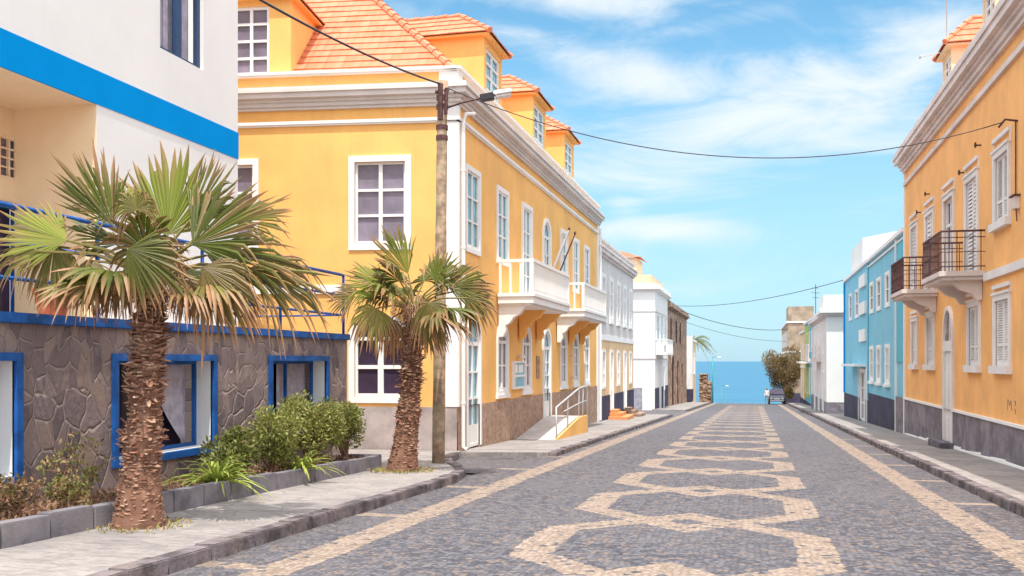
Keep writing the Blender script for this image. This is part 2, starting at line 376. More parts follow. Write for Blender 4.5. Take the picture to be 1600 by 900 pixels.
def wall_face(mb, fr, u0, u1, z0, z1, ops, depth=.22, w=0):
    """wall skin at w with real openings (u0,u1,z0,z1,rise) and their reveals"""
    us = sorted({u0, u1, *[a for o in ops for a in o[:2]]}); zs = sorted({z0, z1, *[a for o in ops for a in o[2:4]]})
    for i in range(len(us) - 1):
        for j in range(len(zs) - 1):
            cu = (us[i] + us[i + 1]) / 2; cz = (zs[j] + zs[j + 1]) / 2
            if any(o[0] < cu < o[1] and o[2] < cz < o[3] for o in ops): continue
            mb.quad(fr.p(us[i], w, zs[j]), fr.p(us[i + 1], w, zs[j]), fr.p(us[i + 1], w, zs[j + 1]), fr.p(us[i], w, zs[j + 1]))
    for a, b, c, d, rise in ops:
        zt = d - rise if rise else d
        mb.quad(fr.p(a, w, c), fr.p(a, w - depth, c), fr.p(a, w - depth, zt), fr.p(a, w, zt))
        mb.quad(fr.p(b, w, c), fr.p(b, w - depth, c), fr.p(b, w - depth, zt), fr.p(b, w, zt))
        mb.quad(fr.p(a, w, c), fr.p(b, w, c), fr.p(b, w - depth, c), fr.p(a, w - depth, c))
        if not rise: mb.quad(fr.p(a, w, d), fr.p(b, w, d), fr.p(b, w - depth, d), fr.p(a, w - depth, d))
        else:
            ps = arch_pts(a, b, d - rise, rise)
            for (p0, q0), (p1, q1) in zip(ps, ps[1:]):
                mb.quad(fr.p(p0, w, q0), fr.p(p1, w, q1), fr.p(p1, w, d), fr.p(p0, w, d))
                mb.quad(fr.p(p0, w, q0), fr.p(p1, w, q1), fr.p(p1, w - depth, q1), fr.p(p0, w - depth, q0))

def panel_arch(mb, fr, a, b, c, d, rise, w0, w1):
    ps = [(a, c), (b, c)] + (arch_pts(a, b, d - rise, rise)[::-1] if rise else [(b, d), (a, d)])
    mb.prism([fr.p(p, 0, q) for p, q in ps], fr.n * w0, fr.n * w1)

def window(parent, fr, u0, u1, z0, z1, rise=0, trim=.13, glass=None, cols=2, rows=3, sash=None, sill=.0, proud=.04, rec=.13, name='window', bar=.045, shutter=None, transom=None, frame=None, label=None, door=False, base=None):
    """trim ring around opening (u0..u1, z0..z1); pane and sash recessed"""
    fm = frame or WHT; mb = MB()
    a, b, c, d = u0 - trim, u1 + trim, z0 - (0 if door else trim), z1 + trim
    if door: proud = max(proud, .06)
    if rise:
        inn = [(u0, c)] + arch_pts(u0, u1, z1 - rise, rise, 16) + [(u1, c)]
        out_ = [(a, c)] + arch_pts(a, b, z1 - rise, rise + trim, 16) + [(b, c)]
        for (p, q), (r, s_) in zip(zip(inn, out_), zip(inn[1:], out_[1:])):
            mb.hexa([fr.p(p[0], -.02, p[1]), fr.p(r[0], -.02, r[1]), fr.p(s_[0], -.02, s_[1]), fr.p(q[0], -.02, q[1]),
                     fr.p(p[0], proud, p[1]), fr.p(r[0], proud, r[1]), fr.p(s_[0], proud, s_[1]), fr.p(q[0], proud, q[1])])
        if not door: mb.fbox(fr, u0, u1, -.02, proud, c, z0)
    else:
        mb.fbox(fr, a, u0, -.02, proud, c, d); mb.fbox(fr, u1, b, -.02, proud, c, d); mb.fbox(fr, u0, u1, -.02, proud, z1, d)
        if not door: mb.fbox(fr, u0, u1, -.02, proud, c, z0)
    if sill: mb.fbox(fr, a - .06, b + .06, -.02, proud + sill, c - .09, c + .02)
    wn = mb.build(name, fm, parent, label=label)
    p = MB(); panel_arch(p, fr, u0, u1, z0, z1, rise, -rec - .05, -rec - .02); p.build('pane', glass or GLM, wn)
    s = MB(); sm = sash or WHT; e = .055; W0, W1 = -rec - .01, -rec + .035
    s.fbox(fr, u0, u0 + e, W0, W1, z0, z1 - rise); s.fbox(fr, u1 - e, u1, W0, W1, z0, z1 - rise); s.fbox(fr, u0 + e, u1 - e, W0, W1, z0, z0 + e * 1.4)
    if rise:
        o_ = arch_pts(u0, u1, z1 - rise, rise, 14); i_ = arch_pts(u0 + e, u1 - e, z1 - rise, rise - e, 14)
        for k in range(14):
            q = [o_[k], o_[k + 1], i_[k + 1], i_[k]]
            s.hexa([fr.p(x, W0, z) for x, z in q] + [fr.p(x, W1, z) for x, z in q])
    else: s.fbox(fr, u0 + e, u1 - e, W0, W1, z1 - e, z1)
    top = (z1 - rise) if rise else z1 - e
    if transom: s.fbox(fr, u0 + e, u1 - e, W0, W1 + .01, transom - .05, transom + .05); top = transom - .05
    elif rise: s.fbox(fr, u0 + e, u1 - e, W0, W1 + .01, top - .05, top + .03); top -= .05
    bot = z0 + e * 1.4
    if base:   # solid lower panel of a door
        s.fbox(fr, u0 + e, u1 - e, W0, W1 - .01, bot, bot + base); bot += base
    for i in range(1, cols):
        uc = u0 + (u1 - u0) * i / cols; bb = bar * (1.5 if (cols == 2) else 1); s.fbox(fr, uc - bb / 2, uc + bb / 2, W0, W1 + .004, bot, top)
    for j in range(1, rows):
        zc = bot + (top - bot) * j / rows; s.fbox(fr, u0 + e, u1 - e, W0, W1 - .006, zc - bar / 2, zc + bar / 2)
    s.build('sash', sm, wn)
    return wn

def louvre(parent, fr, u0, u1, z0, z1, w=.0, slats=22, leaves=2):
    for k in range(leaves):
        a = u0 + (u1 - u0) * k / leaves + .008; b = u0 + (u1 - u0) * (k + 1) / leaves - .008
        m = MB(); e = .06
        m.fbox(fr, a, a + e, w - .05, w, z0, z1); m.fbox(fr, b - e, b, w - .05, w, z0, z1)
        m.fbox(fr, a + e, b - e, w - .05, w, z0, z0 + e * 1.5); m.fbox(fr, a + e, b - e, w - .05, w, z1 - e, z1)
        zm = z0 + (z1 - z0) * .32; m.fbox(fr, a + e, b - e, w - .05, w, zm - e / 2, zm + e / 2)
        n = slats; zz = z0 + e * 1.5; dz = (z1 - e - zz) / n
        for i in range(n):
            z = zz + dz * (i + .5); h = dz * .42
            m.hexa([fr.p(a + e, w - .012, z - h), fr.p(b - e, w - .012, z - h), fr.p(b - e, w - .024, z - h), fr.p(a + e, w - .024, z - h),
                    fr.p(a + e, w - .040, z + h), fr.p(b - e, w - .040, z + h), fr.p(b - e, w - .050, z + h), fr.p(a + e, w - .050, z + h)])
        m.build('shutter', SHU, parent)

def molding(mb, fr, u0, u1, prof, e0=0, e1=0):
    """prof: list of (w0,w1,z0,z1) boxes; e0/e1 = 1 extends by its projection at that end"""
    for w0, w1, z0, z1 in prof: mb.fbox(fr, u0 - e0 * w1, u1 + e1 * w1, w0, w1, z0, z1)

def tiles(mb, bl, br, tr, tl, pitch=.33, lift=.028):
    bl, br, tr, tl = map(Vector, (bl, br, tr, tl)); n_ = (br - bl).cross(tl - bl)
    if n_.length < 1e-6: n_ = (br - bl).cross(tr - bl)
    n_.normalize()
    if n_.z < 0: n_ = -n_
    ud = (br - bl).normalized(); L = ((tl - bl) - ud * (tl - bl).dot(ud)).length; n = max(1, round(L / pitch))
    if mb.uv is None: mb.uv = []
    for i in range(n):
        t0, t1 = i / n, (i + 1) / n
        a = bl.lerp(tl, t0) + n_ * lift; b = br.lerp(tr, t0) + n_ * lift; c = br.lerp(tr, t1) + n_ * .004; d = bl.lerp(tl, t1) + n_ * .004
        a2 = a - n_ * lift; b2 = b - n_ * lift
        k = max(1, round((b - a).length / .5))
        for q in range(k):       # slight unevenness along each course
            s0, s1 = q / k, (q + 1) / k
            j0 = n_ * (.006 * sin(q * 2.3 + i * 5.1)); j1 = n_ * (.006 * sin((q + 1) * 2.3 + i * 5.1))
            vs = [a.lerp(b, s0) + j0, a.lerp(b, s1) + j1, d.lerp(c, s1), d.lerp(c, s0), a2.lerp(b2, s0), a2.lerp(b2, s1)]
            mb.add(vs, [(0, 1, 2, 3), (4, 5, 1, 0)])
            for v in vs: mb.uv.append(((v - bl).dot(ud), i * .33 + (.30 if v in (vs[2], vs[3]) else .02)))
def ridge(mb, p, q, r=.085, step=.34):
    p, q = Vector(p), Vector(q); L = (q - p).length; n = max(1, int(L / step)); d = (q - p).normalized()
    if mb.uv is None: mb.uv = []
    for i in range(n):
        a = p + d * (L * i / n) + Vector((0, 0, .02)); b = p + d * (L * (i + 1) / n + .03)
        c0 = len(mb.v); mb.tube([a, b], [r * 1.12, r * .88], 8)
        for v in mb.v[c0:]: mb.uv.append((i * .37, i * .33))

def dormer(parent, fr, u0, u1, wset, depth, zb, ze, rh, win, wallm=YEL, over=.22, name='dormer', nslope=None, rows=4, cols=2, glass=None):
    wm = MB(); f = Frame(fr.p(0, -wset, 0), fr.d, fr.n)
    a, b, c, d = win
    wall_face(wm, f, u0, u1, zb, ze, [(a, b, c, d, 0)], .16)
    for u in (u0, u1): wm.quad(f.p(u, 0, zb), f.p(u, -depth, zb), f.p(u, -depth, ze), f.p(u, 0, ze))
    wm.quad(f.p(u0, -depth, zb), f.p(u1, -depth, zb), f.p(u1, -depth, ze), f.p(u0, -depth, ze))
    wm.fbox(f, u0 - over * .75, u1 + over * .75, -depth, over * .75, ze, ze + .06)
    r = wm.build(name, wallm, parent)
    t = MB(); o = over; um = (u0 + u1) / 2; hw = (u1 - u0) / 2 + o; z = ze + .065; k = rh / hw
    A_, B_ = f.p(u0 - o, o, z), f.p(u1 + o, o, z); P = f.p(um, o - hw, z + rh); Q = f.p(um, -depth - 1.0, z + rh)
    C_, D_ = f.p(u0 - o, -depth - 1.0, z), f.p(u1 + o, -depth - 1.0, z)
    tiles(t, A_, B_, P, P); tiles(t, C_, A_, P, Q); tiles(t, B_, D_, Q, P)
    ridge(t, A_, P, .07); ridge(t, B_, P, .07); ridge(t, P, Q, .07)
    t.build('dormer_roof', TILE, r)
    window(r, f, a, b, c, d, trim=.05, glass=glass or GLB, cols=cols, rows=rows, proud=.02, rec=.08, name='dormer_window_frame')
    return r

# NOTE: parts of a dormer stay at three levels (building > dormer > sub-part)
def dormer_flat(parent, *a, **k):
    global window
    real = window
    def win2(par, fr, u0, u1, z0, z1, trim=.05, glass=None, cols=2, rows=4, proud=.02, rec=.08, name=''):
        m = MB(); e = .07; W0, W1 = -rec - .01, -rec + .04
        p = MB(); p.fbox(fr, u0, u1, -rec - .05, -rec - .02, z0, z1); p.build('dormer_pane', glass, par)
        for x0, x1 in ((u0, u0 + e), (u1 - e, u1)): m.fbox(fr, x0, x1, W0, W1, z0, z1)
        m.fbox(fr, u0 + e, u1 - e, W0, W1, z0, z0 + e); m.fbox(fr, u0 + e, u1 - e, W0, W1, z1 - e, z1)
        for i in range(1, cols):
            uc = u0 + (u1 - u0) * i / cols; m.fbox(fr, uc - .035, uc + .035, W0, W1 + .004, z0 + e, z1 - e)
        for j in range(1, rows):
            zc = z0 + (z1 - z0) * j / rows; m.fbox(fr, u0 + e, u1 - e, W0, W1 - .006, zc - .028, zc + .028)
        m.build('dormer_sash', WHT, par)
    window = win2
    try: return dormer(parent, *a, **k)
    finally: window = real

# ------------------------------------------------------------------ ground, road, pavements, sea
YS = [-30, -10] + [i * 4 for i in range(0, 26)] + [104, 106, 108, 110, 112, 114, 116, 130, 160, 200, 260, 298, 340]
YS = sorted(set(YS))
mb = MB()
for a, b in zip(YS, YS[1:]): mb.quad((-4.95, a, GZ(a)), (3.4, a, GZ(a)), (3.4, b, GZ(b)), (-4.95, b, GZ(b)))
struct(mb.build('road', ROAD))
mb = MB()                                                             # cobbled side street mouths
for (x0, x1, y0, y1) in ((-60, -4.951, 17, 24), (-60, -4.951, 53, 70)):
    mb.quad((x0, y0, GZ(y0) + .003), (x1, y0, GZ(y0) + .003), (x1, y1, GZ(y1) + .003), (x0, y1, GZ(y1) + .003))
struct(mb.build('side_street', ROAD))
mb = MB(); xs = [-600, -60, -4.9, 3.35, 60, 600]
for a, b in zip([-200] + YS[1:], YS[1:] + [420]):
    for x0, x1 in zip(xs, xs[1:]): mb.quad((x0, a, GZ(a) - .03), (x1, a, GZ(a) - .03), (x1, b, GZ(b) - .03), (x0, b, GZ(b) - .03))
struct(mb.build('ground', HIL))

def slab(mb, pts, off, bottom=-.25):
    n = len(pts); top = [(x, y, GZ(y) + off) for x, y in pts]; bot = [(x, y, GZ(y) + bottom) for x, y in pts]
    mb.add(bot + top, [tuple(range(n, 2 * n))] + [(i, (i + 1) % n, n + (i + 1) % n, n + i) for i in range(n)])
def pavement_mat():
    m = bpy.data.materials.new('pavement_slabs'); m.use_nodes = True; nt = m.node_tree; nt.nodes.clear(); g = G(nt)
    b = node(nt, 'ShaderNodeBsdfPrincipled'); o = node(nt, 'ShaderNodeOutputMaterial'); g.L(b.outputs[0], o.inputs[0])
    tc = node(nt, 'ShaderNodeTexCoord'); c = tc.outputs['Object']
    v1 = node(nt, 'ShaderNodeTexVoronoi', voronoi_dimensions='2D', feature='F1'); v2 = node(nt, 'ShaderNodeTexVoronoi', voronoi_dimensions='2D', feature='DISTANCE_TO_EDGE')
    cc = g.vmul(c, (1.6, 2.4, 1))
    for v in (v1, v2): v.inputs['Scale'].default_value = 1; v.inputs['Randomness'].default_value = .8; g.L(cc, v.inputs['Vector'])
    cs = node(nt, 'ShaderNodeSeparateXYZ'); g.L(v1.outputs['Color'], cs.inputs[0])
    col = g.mix(cs.outputs[0], (.235, .21, .20), (.35, .31, .29))
    col = g.mix(g.ramp(g.noise(c, .9, 6, .7), .4, .65, 0, .75), col, (.385, .34, .315))
    st = g.vmul(c, (1.2, 5.5, 1)); col = g.mix(g.ramp(g.noise(st, 2.2, 8, .75), .46, .66, 0, .75), col, (.17, .15, .155))
    col = g.mix(g.m('MULTIPLY', g.ramp(v2.outputs['Distance'], .01, .05, 1, 0), g.ramp(g.noise(c, 1.7, 3, .6), .4, .6, .15, .8)), col, (.24, .21, .20))
    col = g.mix(g.ramp(g.noise(c, 11, 7, .78), .48, .66, 0, .55), col, (.17, .15, .15))
    g.L(col, b.inputs['Base Color']); b.inputs['Roughness'].default_value = .9
    bn = node(nt, 'ShaderNodeBump'); bn.inputs['Strength'].default_value = .6; bn.inputs['Distance'].default_value = .02
    g.L(g.m('ADD', g.noise(c, 16, 6, .7), g.ramp(v2.outputs['Distance'], 0, .06, 0, .5)), bn.inputs['Height']); g.L(bn.outputs[0], b.inputs['Normal'])
    return m
PAVE = pavement_mat()
KX = -4.78
l1 = [(-20, -8), (KX - .2, -8), (KX - .2, 15.2), (-5.1, 16.2), (-5.45, 17.1), (-5.95, 18.1), (-6.3, 19.2), (-6.45, 20.0), (-6.5, 21.15), (-20, 19.4)]
mb = MB(); slab(mb, l1, PV); struct(mb.build('pavement', PAVE))
def ystrip(x0, x1, y0, y1, off, ya=None):
    mb = MB(); ys = [y0] + [y for y in range(int(y0) + 1, int(y1)) if y % 4 == 0] + [y1]
    n = len(ys); v = []
    for y in ys: v += [(x0, y, GZ(y) - .2), (x0, y, GZ(y) + off), (x1, y, GZ(y) + off), (x1, y, GZ(y) - .2)]
    f = [(0, 1, 2, 3), tuple(4 * (n - 1) + k for k in (3, 2, 1, 0))]
    for i in range(n - 1):
        b = 4 * i; f += [(b, b + 4, b + 5, b + 1), (b + 1, b + 5, b + 6, b + 2), (b + 2, b + 6, b + 7, b + 3)]
    mb.add(v, f); return mb
m2 = MB(); slab(m2, [(-6.6, 20.9), (-4.6, 21.6), (-4.6, 23), (-6.7, 23)], .10)
struct(m2.build('pavement', PAVE))
struct(ystrip(-6.7, -4.6, 23, 54.6, .10).build('pavement', PAVE))
struct(ystrip(-6.9, -4.6, 67.2, 128, .10).build('pavement', PAVE))
struct(ystrip(3.45, 5.2, -8, 128, PV).build('pavement', PAVE))
# kerb stones
def kerb(path, name='kerb', wd=.2, h=PV + .012, dep=.2):
    mb = MB()
    for (x0, y0), (x1, y1) in zip(path, path[1:]):
        L = sqrt((x1 - x0) ** 2 + (y1 - y0) ** 2); d = Vector((x1 - x0, y1 - y0, 0)) / L; nrm = Vector((d.y, -d.x, 0)); t = 0
        while t < L - .05:
            l = min(random.uniform(.28, .75), L - t)
            if L - t - l < .2: l = L - t
            a = Vector((x0, y0, 0)) + d * (t + .008); b = Vector((x0, y0, 0)) + d * (t + l - .008)
            o0 = random.uniform(-.012, .014); hz = h + random.uniform(-.012, .012)
            pts = []
            for z in (-dep, None):
                for p, q in ((a, o0), (b, o0), (b, -wd), (a, -wd)):
                    r = p + nrm * q; pts.append((r.x, r.y, GZ(r.y) + (z if z is not None else hz)))
            mb.hexa(pts); t += l
    return struct(mb.build(name, KRB, bevel=.012))
kerb([(KX, -8), (KX, 15.2), (-4.95, 16.3), (-5.3, 17.2), (-5.8, 18.2), (-6.15, 19.2), (-6.3, 20.2)])
kerb([(-4.42, 21.7), (-4.42, 54.6)], h=.105); kerb([(-4.42, 67.2), (-4.42, 110)], h=.105)
kerb([(3.28, 112), (3.28, -8)])

# ripple-textured sea
m = bpy.data.materials.new('sea_water'); m.use_nodes = True; nt = m.node_tree; nt.nodes.clear(); g = G(nt)
b = node(nt, 'ShaderNodeBsdfPrincipled'); o = node(nt, 'ShaderNodeOutputMaterial'); g.L(b.outputs[0], o.inputs[0])
tc = node(nt, 'ShaderNodeTexCoord'); st = g.vmul(tc.outputs['Object'], (.004, .016, 1)); n_ = g.noise(st, 1, 7, .65)
col = g.mix(g.ramp(n_, .35, .7, 0, 1), (.016, .115, .205), (.03, .15, .24))
fo = g.ramp(g.noise(g.vmul(tc.outputs['Object'], (.012, .06, 1)), 1, 8, .7), .66, .74, 0, .5); col = g.mix(fo, col, (.6, .75, .85))
g.L(col, b.inputs['Base Color']); b.inputs['Roughness'].default_value = .45; b.inputs['Specular IOR Level'].default_value = .25
bn = node(nt, 'ShaderNodeBump'); bn.inputs['Strength'].default_value = .4; bn.inputs['Distance'].default_value = .6
g.L(g.noise(g.vmul(tc.outputs['Object'], (.15, .5, 1)), 1, 5, .6), bn.inputs['Height']); g.L(bn.outputs[0], b.inputs['Normal'])
mb = MB(); mb.quad((-40000, 230, -25), (40000, 230, -25), (40000, 50000, -25), (-40000, 50000, -25)); struct(mb.build('sea', m))

# ------------------------------------------------------------------ helpers to read distances along a facade
def fy(X, px):
    r = (px - 800) / FOC; z = X / (cos(TH) * r - sin(TH)); return z * (cos(TH) + sin(TH) * r), z
def hz(py, z): return EYE + (564 - py) / FOC * z

# ------------------------------------------------------------------ white house with blue band (left)
XW = -9.5; XT = -7.6
FW = Frame((XW, 0, 0), (0, 1, 0), (1, 0, 0)); FT = Frame((XT, 0, 0), (0, 1, 0), (1, 0, 0))
H = thing('white_house', 'white rendered house with bright blue band and dark flagstone basement, left edge', 'house', (-9.5, 10, 0))
mb = MB()
YE = 16.4; YR = 12.36; ZB, ZBT = 5.43, 5.93; ZF = 2.0
wy0, wy1 = fy(XW, 250)[0], fy(XW, 318)[0]
wz0 = hz(112, fy(XW, 318)[1]) + .02
wall_face(mb, FW, 2, YE, ZB, 13, [(wy0, wy1, wz0, wz0 + 2.3, 0)], .16)
wall_face(mb, FW, YR, YE, ZF, ZB, [], .2)
mb.box(-18, XW - .3, YE - .3, YE, ZF, 13)
mb.quad((XW, YE, ZF), (XW - .35, YE, ZF), (XW - .35, YE, 13), (XW, YE, 13))
mb.box(-18, XW - 3, 2, YE - .31, 12.5, 12.8)
mb.build('upper_wall', WHW, H)
mb = MB()
gw = (10.0, 11.15, 4.2, 4.95)
FB = Frame((-10.95, 0, 0), (0, 1, 0), (1, 0, 0))
dw = (8.6, 10.45, 2.05, 3.95)
gy0 = fy(-10.95, -30)[0]; gy1 = fy(-10.95, 33)[0]
wall_face(mb, FB, 2, YR, ZF, ZB, [(gy0, gy1, 4.35, 5.02, 0), (gy0 - .6, gy1 - .02, 2.05, 4.0, 0)], .15)
mb.quad((-10.95, YR, ZF), (XW - .001, YR, ZF), (XW - .001, YR, ZB), (-10.95, YR, ZB))
mb.quad((-10.95, 2, ZB - .001), (XW - .001, 2, ZB - .001), (XW - .001, YR, ZB - .001), (-10.95, YR, ZB - .001))
mb.build('loggia_wall', CRM, H)
mb = MB(); mb.box(XW - .02, XW + .012, 2, YE + .012, ZB - .002, ZBT); mb.build('blue_band', BLB, H)
# louvred pane window in the loggia
wn = MB(); e = .05
wn.fbox(FB, gy0, gy1, -.10, -.02, 4.35, 4.40); wn.fbox(FB, gy0, gy1, -.10, -.02, 4.97, 5.02); wn.fbox(FB, gy1 - e, gy1, -.10, -.02, 4.40, 4.97)
for k in range(1, 7): yy = gy1 - k * .19; wn.fbox(FB, yy - .012, yy + .012, -.10, -.04, 4.40, 4.97)
for k in range(1, 4): zz = 4.40 + k * .1425; wn.fbox(FB, gy0, gy1 - e, -.09, -.05, zz - .012, zz + .012)
wo = wn.build('window', CRM, H, label='small gridded loggia window'); p = MB(); p.fbox(FB, gy0, gy1, -.14, -.11, 4.35, 5.02); p.build('pane', GLM, wo)
wn = MB(); e = .09; a, b_ = gy0 - .6, gy1 - .02
wn.fbox(FB, b_ - e, b_, -.10, .03, 2.05, 4.0); wn.fbox(FB, a, b_ - e, -.10, .03, 4.0 - e, 4.0); wn.fbox(FB, b_ - .75, b_ - .68, -.10, .0, 2.05, 4.0 - e)
wo = wn.build('patio_door', BLU, H); p = MB(); p.fbox(FB, a, b_ - e, -.14, -.11, 2.05, 4.0); p.build('pane', GLD, wo)
# upper window with blue frame and curtains
wn = MB(); e = .07; z1 = wz0 + 2.3
for x0, x1 in ((wy0, wy0 + e), (wy1 - e * 1.6, wy1), ((wy0 + wy1) / 2 - .10, (wy0 + wy1) / 2 + .08)): wn.fbox(FW, x0, x1, -.14, -.07, wz0, z1)
wn.fbox(FW, wy0 + e, wy1 - e, -.14, -.075, wz0, wz0 + .07); wn.fbox(FW, wy0 + e, wy1 - e, -.14, -.075, z1 - .07, z1)
wo = wn.build('window', NAV, H, label='dark window with navy frame and grey curtains'); p = MB(); p.fbox(FW, wy0, wy1, -.36, -.33, wz0, z1); p.build('pane', GLD, wo)
def curtain(fr, u0, u1, z0, z1, w, parent, skew=0, amp=.03, n=24):
    m = MB(); v = []
    for i in range(n + 1):
        t = i / n; u = u0 + (u1 - u0) * t; ww = w + amp * sin(t * 22) + amp * .4 * sin(t * 51)
        v += [fr.p(u, ww, z1), fr.p(u0 + (u1 - u0) * t * (1 - skew) + (0 if skew >= 0 else 0), ww, (z0 + z1) / 2), fr.p(u0 + (u1 - u0) * t * (1 - skew * .8), ww, z0)]
    m.add(v, [(3 * i + k, 3 * i + 3 + k, 3 * i + 4 + k, 3 * i + 1 + k) for i in range(n) for k in (0, 1)])
    return m.build('curtain', CUR, parent, smooth=True)
curtain(FW, wy0 + .05, wy0 + .8, wz0, z1, -.25, wo); curtain(FW, wy1 - .85, wy1 - .1, wz0, z1, -.25, wo)

# flagstone basement with recessed windows, blue coping, railing
BW = [(6.1, 8.57), (10.25, 12.40), (14.15, 16.2)]
mb = MB(); wall_face(mb, FT, 1, 17.15, -1.2, 2.0, [(a, b, .38, 1.60, 0) for a, b in BW], .02)
mb.box(-14, XT - .02, 16.9, 17.15, -1.2, 1.99); mb.quad((XT, 17.15, -1.2), (XT - .02, 17.15, -1.2), (XT - .02, 17.15, 2), (XT, 17.15, 2))
mb.build('basement_wall', FLAG, H)
mb = MB(); mb.box(XT - .28, XT + .05, 1, 17.2, 2.0, 2.115); mb.box(-12, XT - .28, 16.85, 17.2, 2.0, 2.115); mb.build('coping', BLU, H, bevel=.008)
mb = MB(); mb.box(-11.2, XT - .29, 1, 16.84, 1.8, 1.995); mb.build('terrace_floor', CON, H)
for i, (a, b) in enumerate(BW):
    mb = MB(); t = .09
    mb.fbox(FT, a - t, a, -.02, .045, .38 - t, 1.60 + t); mb.fbox(FT, b, b + t, -.02, .045, .38 - t, 1.60 + t)
    mb.fbox(FT, a, b, -.02, .045, 1.60, 1.60 + t); mb.fbox(FT, a, b, -.02, .06, .38 - t, .38)
    wo = mb.build('basement_window', BLU, H, label=['basement window with blue frame at left edge', 'basement window with blue frame and tied curtain behind palm', 'basement window with blue frame above the shrubs'][i])
    r = MB(); D = -.25
    for u in (a, b): r.quad(FT.p(u, -.021, .38), FT.p(u, D, .38), FT.p(u, D, 1.6), FT.p(u, -.021, 1.6))
    for z in (.38, 1.6): r.quad(FT.p(a, -.021, z), FT.p(b, -.021, z), FT.p(b, D, z), FT.p(a, D, z))
    r.build('reveal', WHW, wo)
    p = MB(); p.fbox(FT, a, b, D - .3, D - .26, .38, 1.6); p.build('pane', GLD, wo)
    s = MB(); e = .05
    for u in (a + .001, (a + b) / 2 - .03, b - e): s.fbox(FT, u, u + e, D - .05, D + .0, .38, 1.6)
    s.fbox(FT, a, b, D - .05, D - .005, 1.55, 1.6); s.fbox(FT, a, b, D - .05, D - .005, .38, .43); s.build('sash', BLU, wo)
    if i == 1:
        c = MB(); v = []
        for k in range(15):
            q = k / 14; z = 1.58 - 1.15 * q; lo = b - .95 + .80 * q ** 1.6
            for j in range(8): u = lo + (b - .06 - lo) * j / 7; v.append(FT.p(u, D - .13 + .02 * sin(j * 2.6), z))
        c.add(v, [(k * 8 + j, k * 8 + j + 1, k * 8 + 9 + j, k * 8 + 8 + j) for k in range(14) for j in range(7)]); c.build('curtain', CUR, wo, smooth=True)
    else: curtain(FT, a + .9, b - .08, .42, 1.58, D - .13, wo, amp=.02)
mb = MB(); xr = XT - .06
for y in (3.5, 6.4, fy(XT, 159)[0], fy(XT, 322)[0], fy(XT, 443)[0], 17.12): mb.tube([(xr, y, 2.1), (xr, y, 3.25)], .026, 6)
for z in (3.25, 2.86, 2.48): mb.tube([(xr, 2, z), (xr, 17.12, z)], .024 if z < 3 else .03, 6)
for z in (2.48,): mb.tube([(xr, 17.12, z), (-12, 17.12, z)], .02, 6)
mb.build('railing', BLU, H, smooth=True)
# pot on the terrace
py_, pz_ = fy(-8.3, 82)
t = thing('plant_pot', 'terracotta pot standing on the terrace behind the blue railing', 'pot', (-8.3, py_, 2.0))
mb = MB(); prof = [(.12, 0), (.17, .22), (.20, .40), (.225, .41), (.225, .48), (.19, .48), (.18, .42)]
v = []; n = 20
for r_, z in prof: v += [(-8.3 + r_ * cos(2 * pi * k / n), py_ + r_ * sin(2 * pi * k / n), 2.0 + z) for k in range(n)]
mb.add(v, [(i * n + k, i * n + (k + 1) % n, (i + 1) * n + (k + 1) % n, (i + 1) * n + k) for i in range(len(prof) - 1) for k in range(n)]); mb.build('pot_body', MTR, t, smooth=True)
mb = MB(); mb.add([(-8.3 + .18 * cos(2 * pi * k / n), py_ + .18 * sin(2 * pi * k / n), 2.43) for k in range(n)], [tuple(range(n))]); mb.build('pot_soil', SOI, t)

# planter
P = thing('planter_bed', 'raised planter bed with grey stone edging along the flagstone wall', 'planter', (-6.7, 10, -.2))
mb = MB()
def edge(path, mb):
    for (x0, y0), (x1, y1) in zip(path, path[1:]):
        L = sqrt((x1 - x0) ** 2 + (y1 - y0) ** 2); d = Vector((x1 - x0, y1 - y0, 0)) / L; nrm = Vector((d.y, -d.x, 0)); t_ = 0
        while t_ < L - .05:
            l = min(random.uniform(.5, .75), L - t_)
            if L - t_ - l < .25: l = L - t_
            a = Vector((x0, y0, 0)) + d * (t_ + .006); b = Vector((x0, y0, 0)) + d * (t_ + l - .006); o0 = random.uniform(-.008, .008); h_ = PV + .235 + random.uniform(-.012, .012)
            pts = []
            for z in (0, h_):
                for p_, q in ((a, o0), (b, o0), (b, -.16), (a, -.16)): r = p_ + nrm * q; pts.append((r.x, r.y, GZ(r.y) + z))
            mb.hexa(pts); t_ += l
edge([(-6.52, -1), (-6.52, 16.2)], mb); edge([(-6.53, 16.28), (-7.6, 16.28)], mb)
mb.build('edging', PLK, P, bevel=.01)
mb = MB(); N = 60; v = []
for i in range(N + 1):
    y = -1 + 17.1 * i / N
    for j in range(6):
        x = -7.6 + .95 * j / 5; v.append((x, y, GZ(y) + PV + .15 + .05 * noise.noise(Vector((x * 3, y * 3, 0))) + .03 * (1 - j / 5)))
mb.add(v, [(i * 6 + j, i * 6 + j + 1, i * 6 + 7 + j, i * 6 + 6 + j) for i in range(N) for j in range(5)]); mb.build('soil', SOI, P)

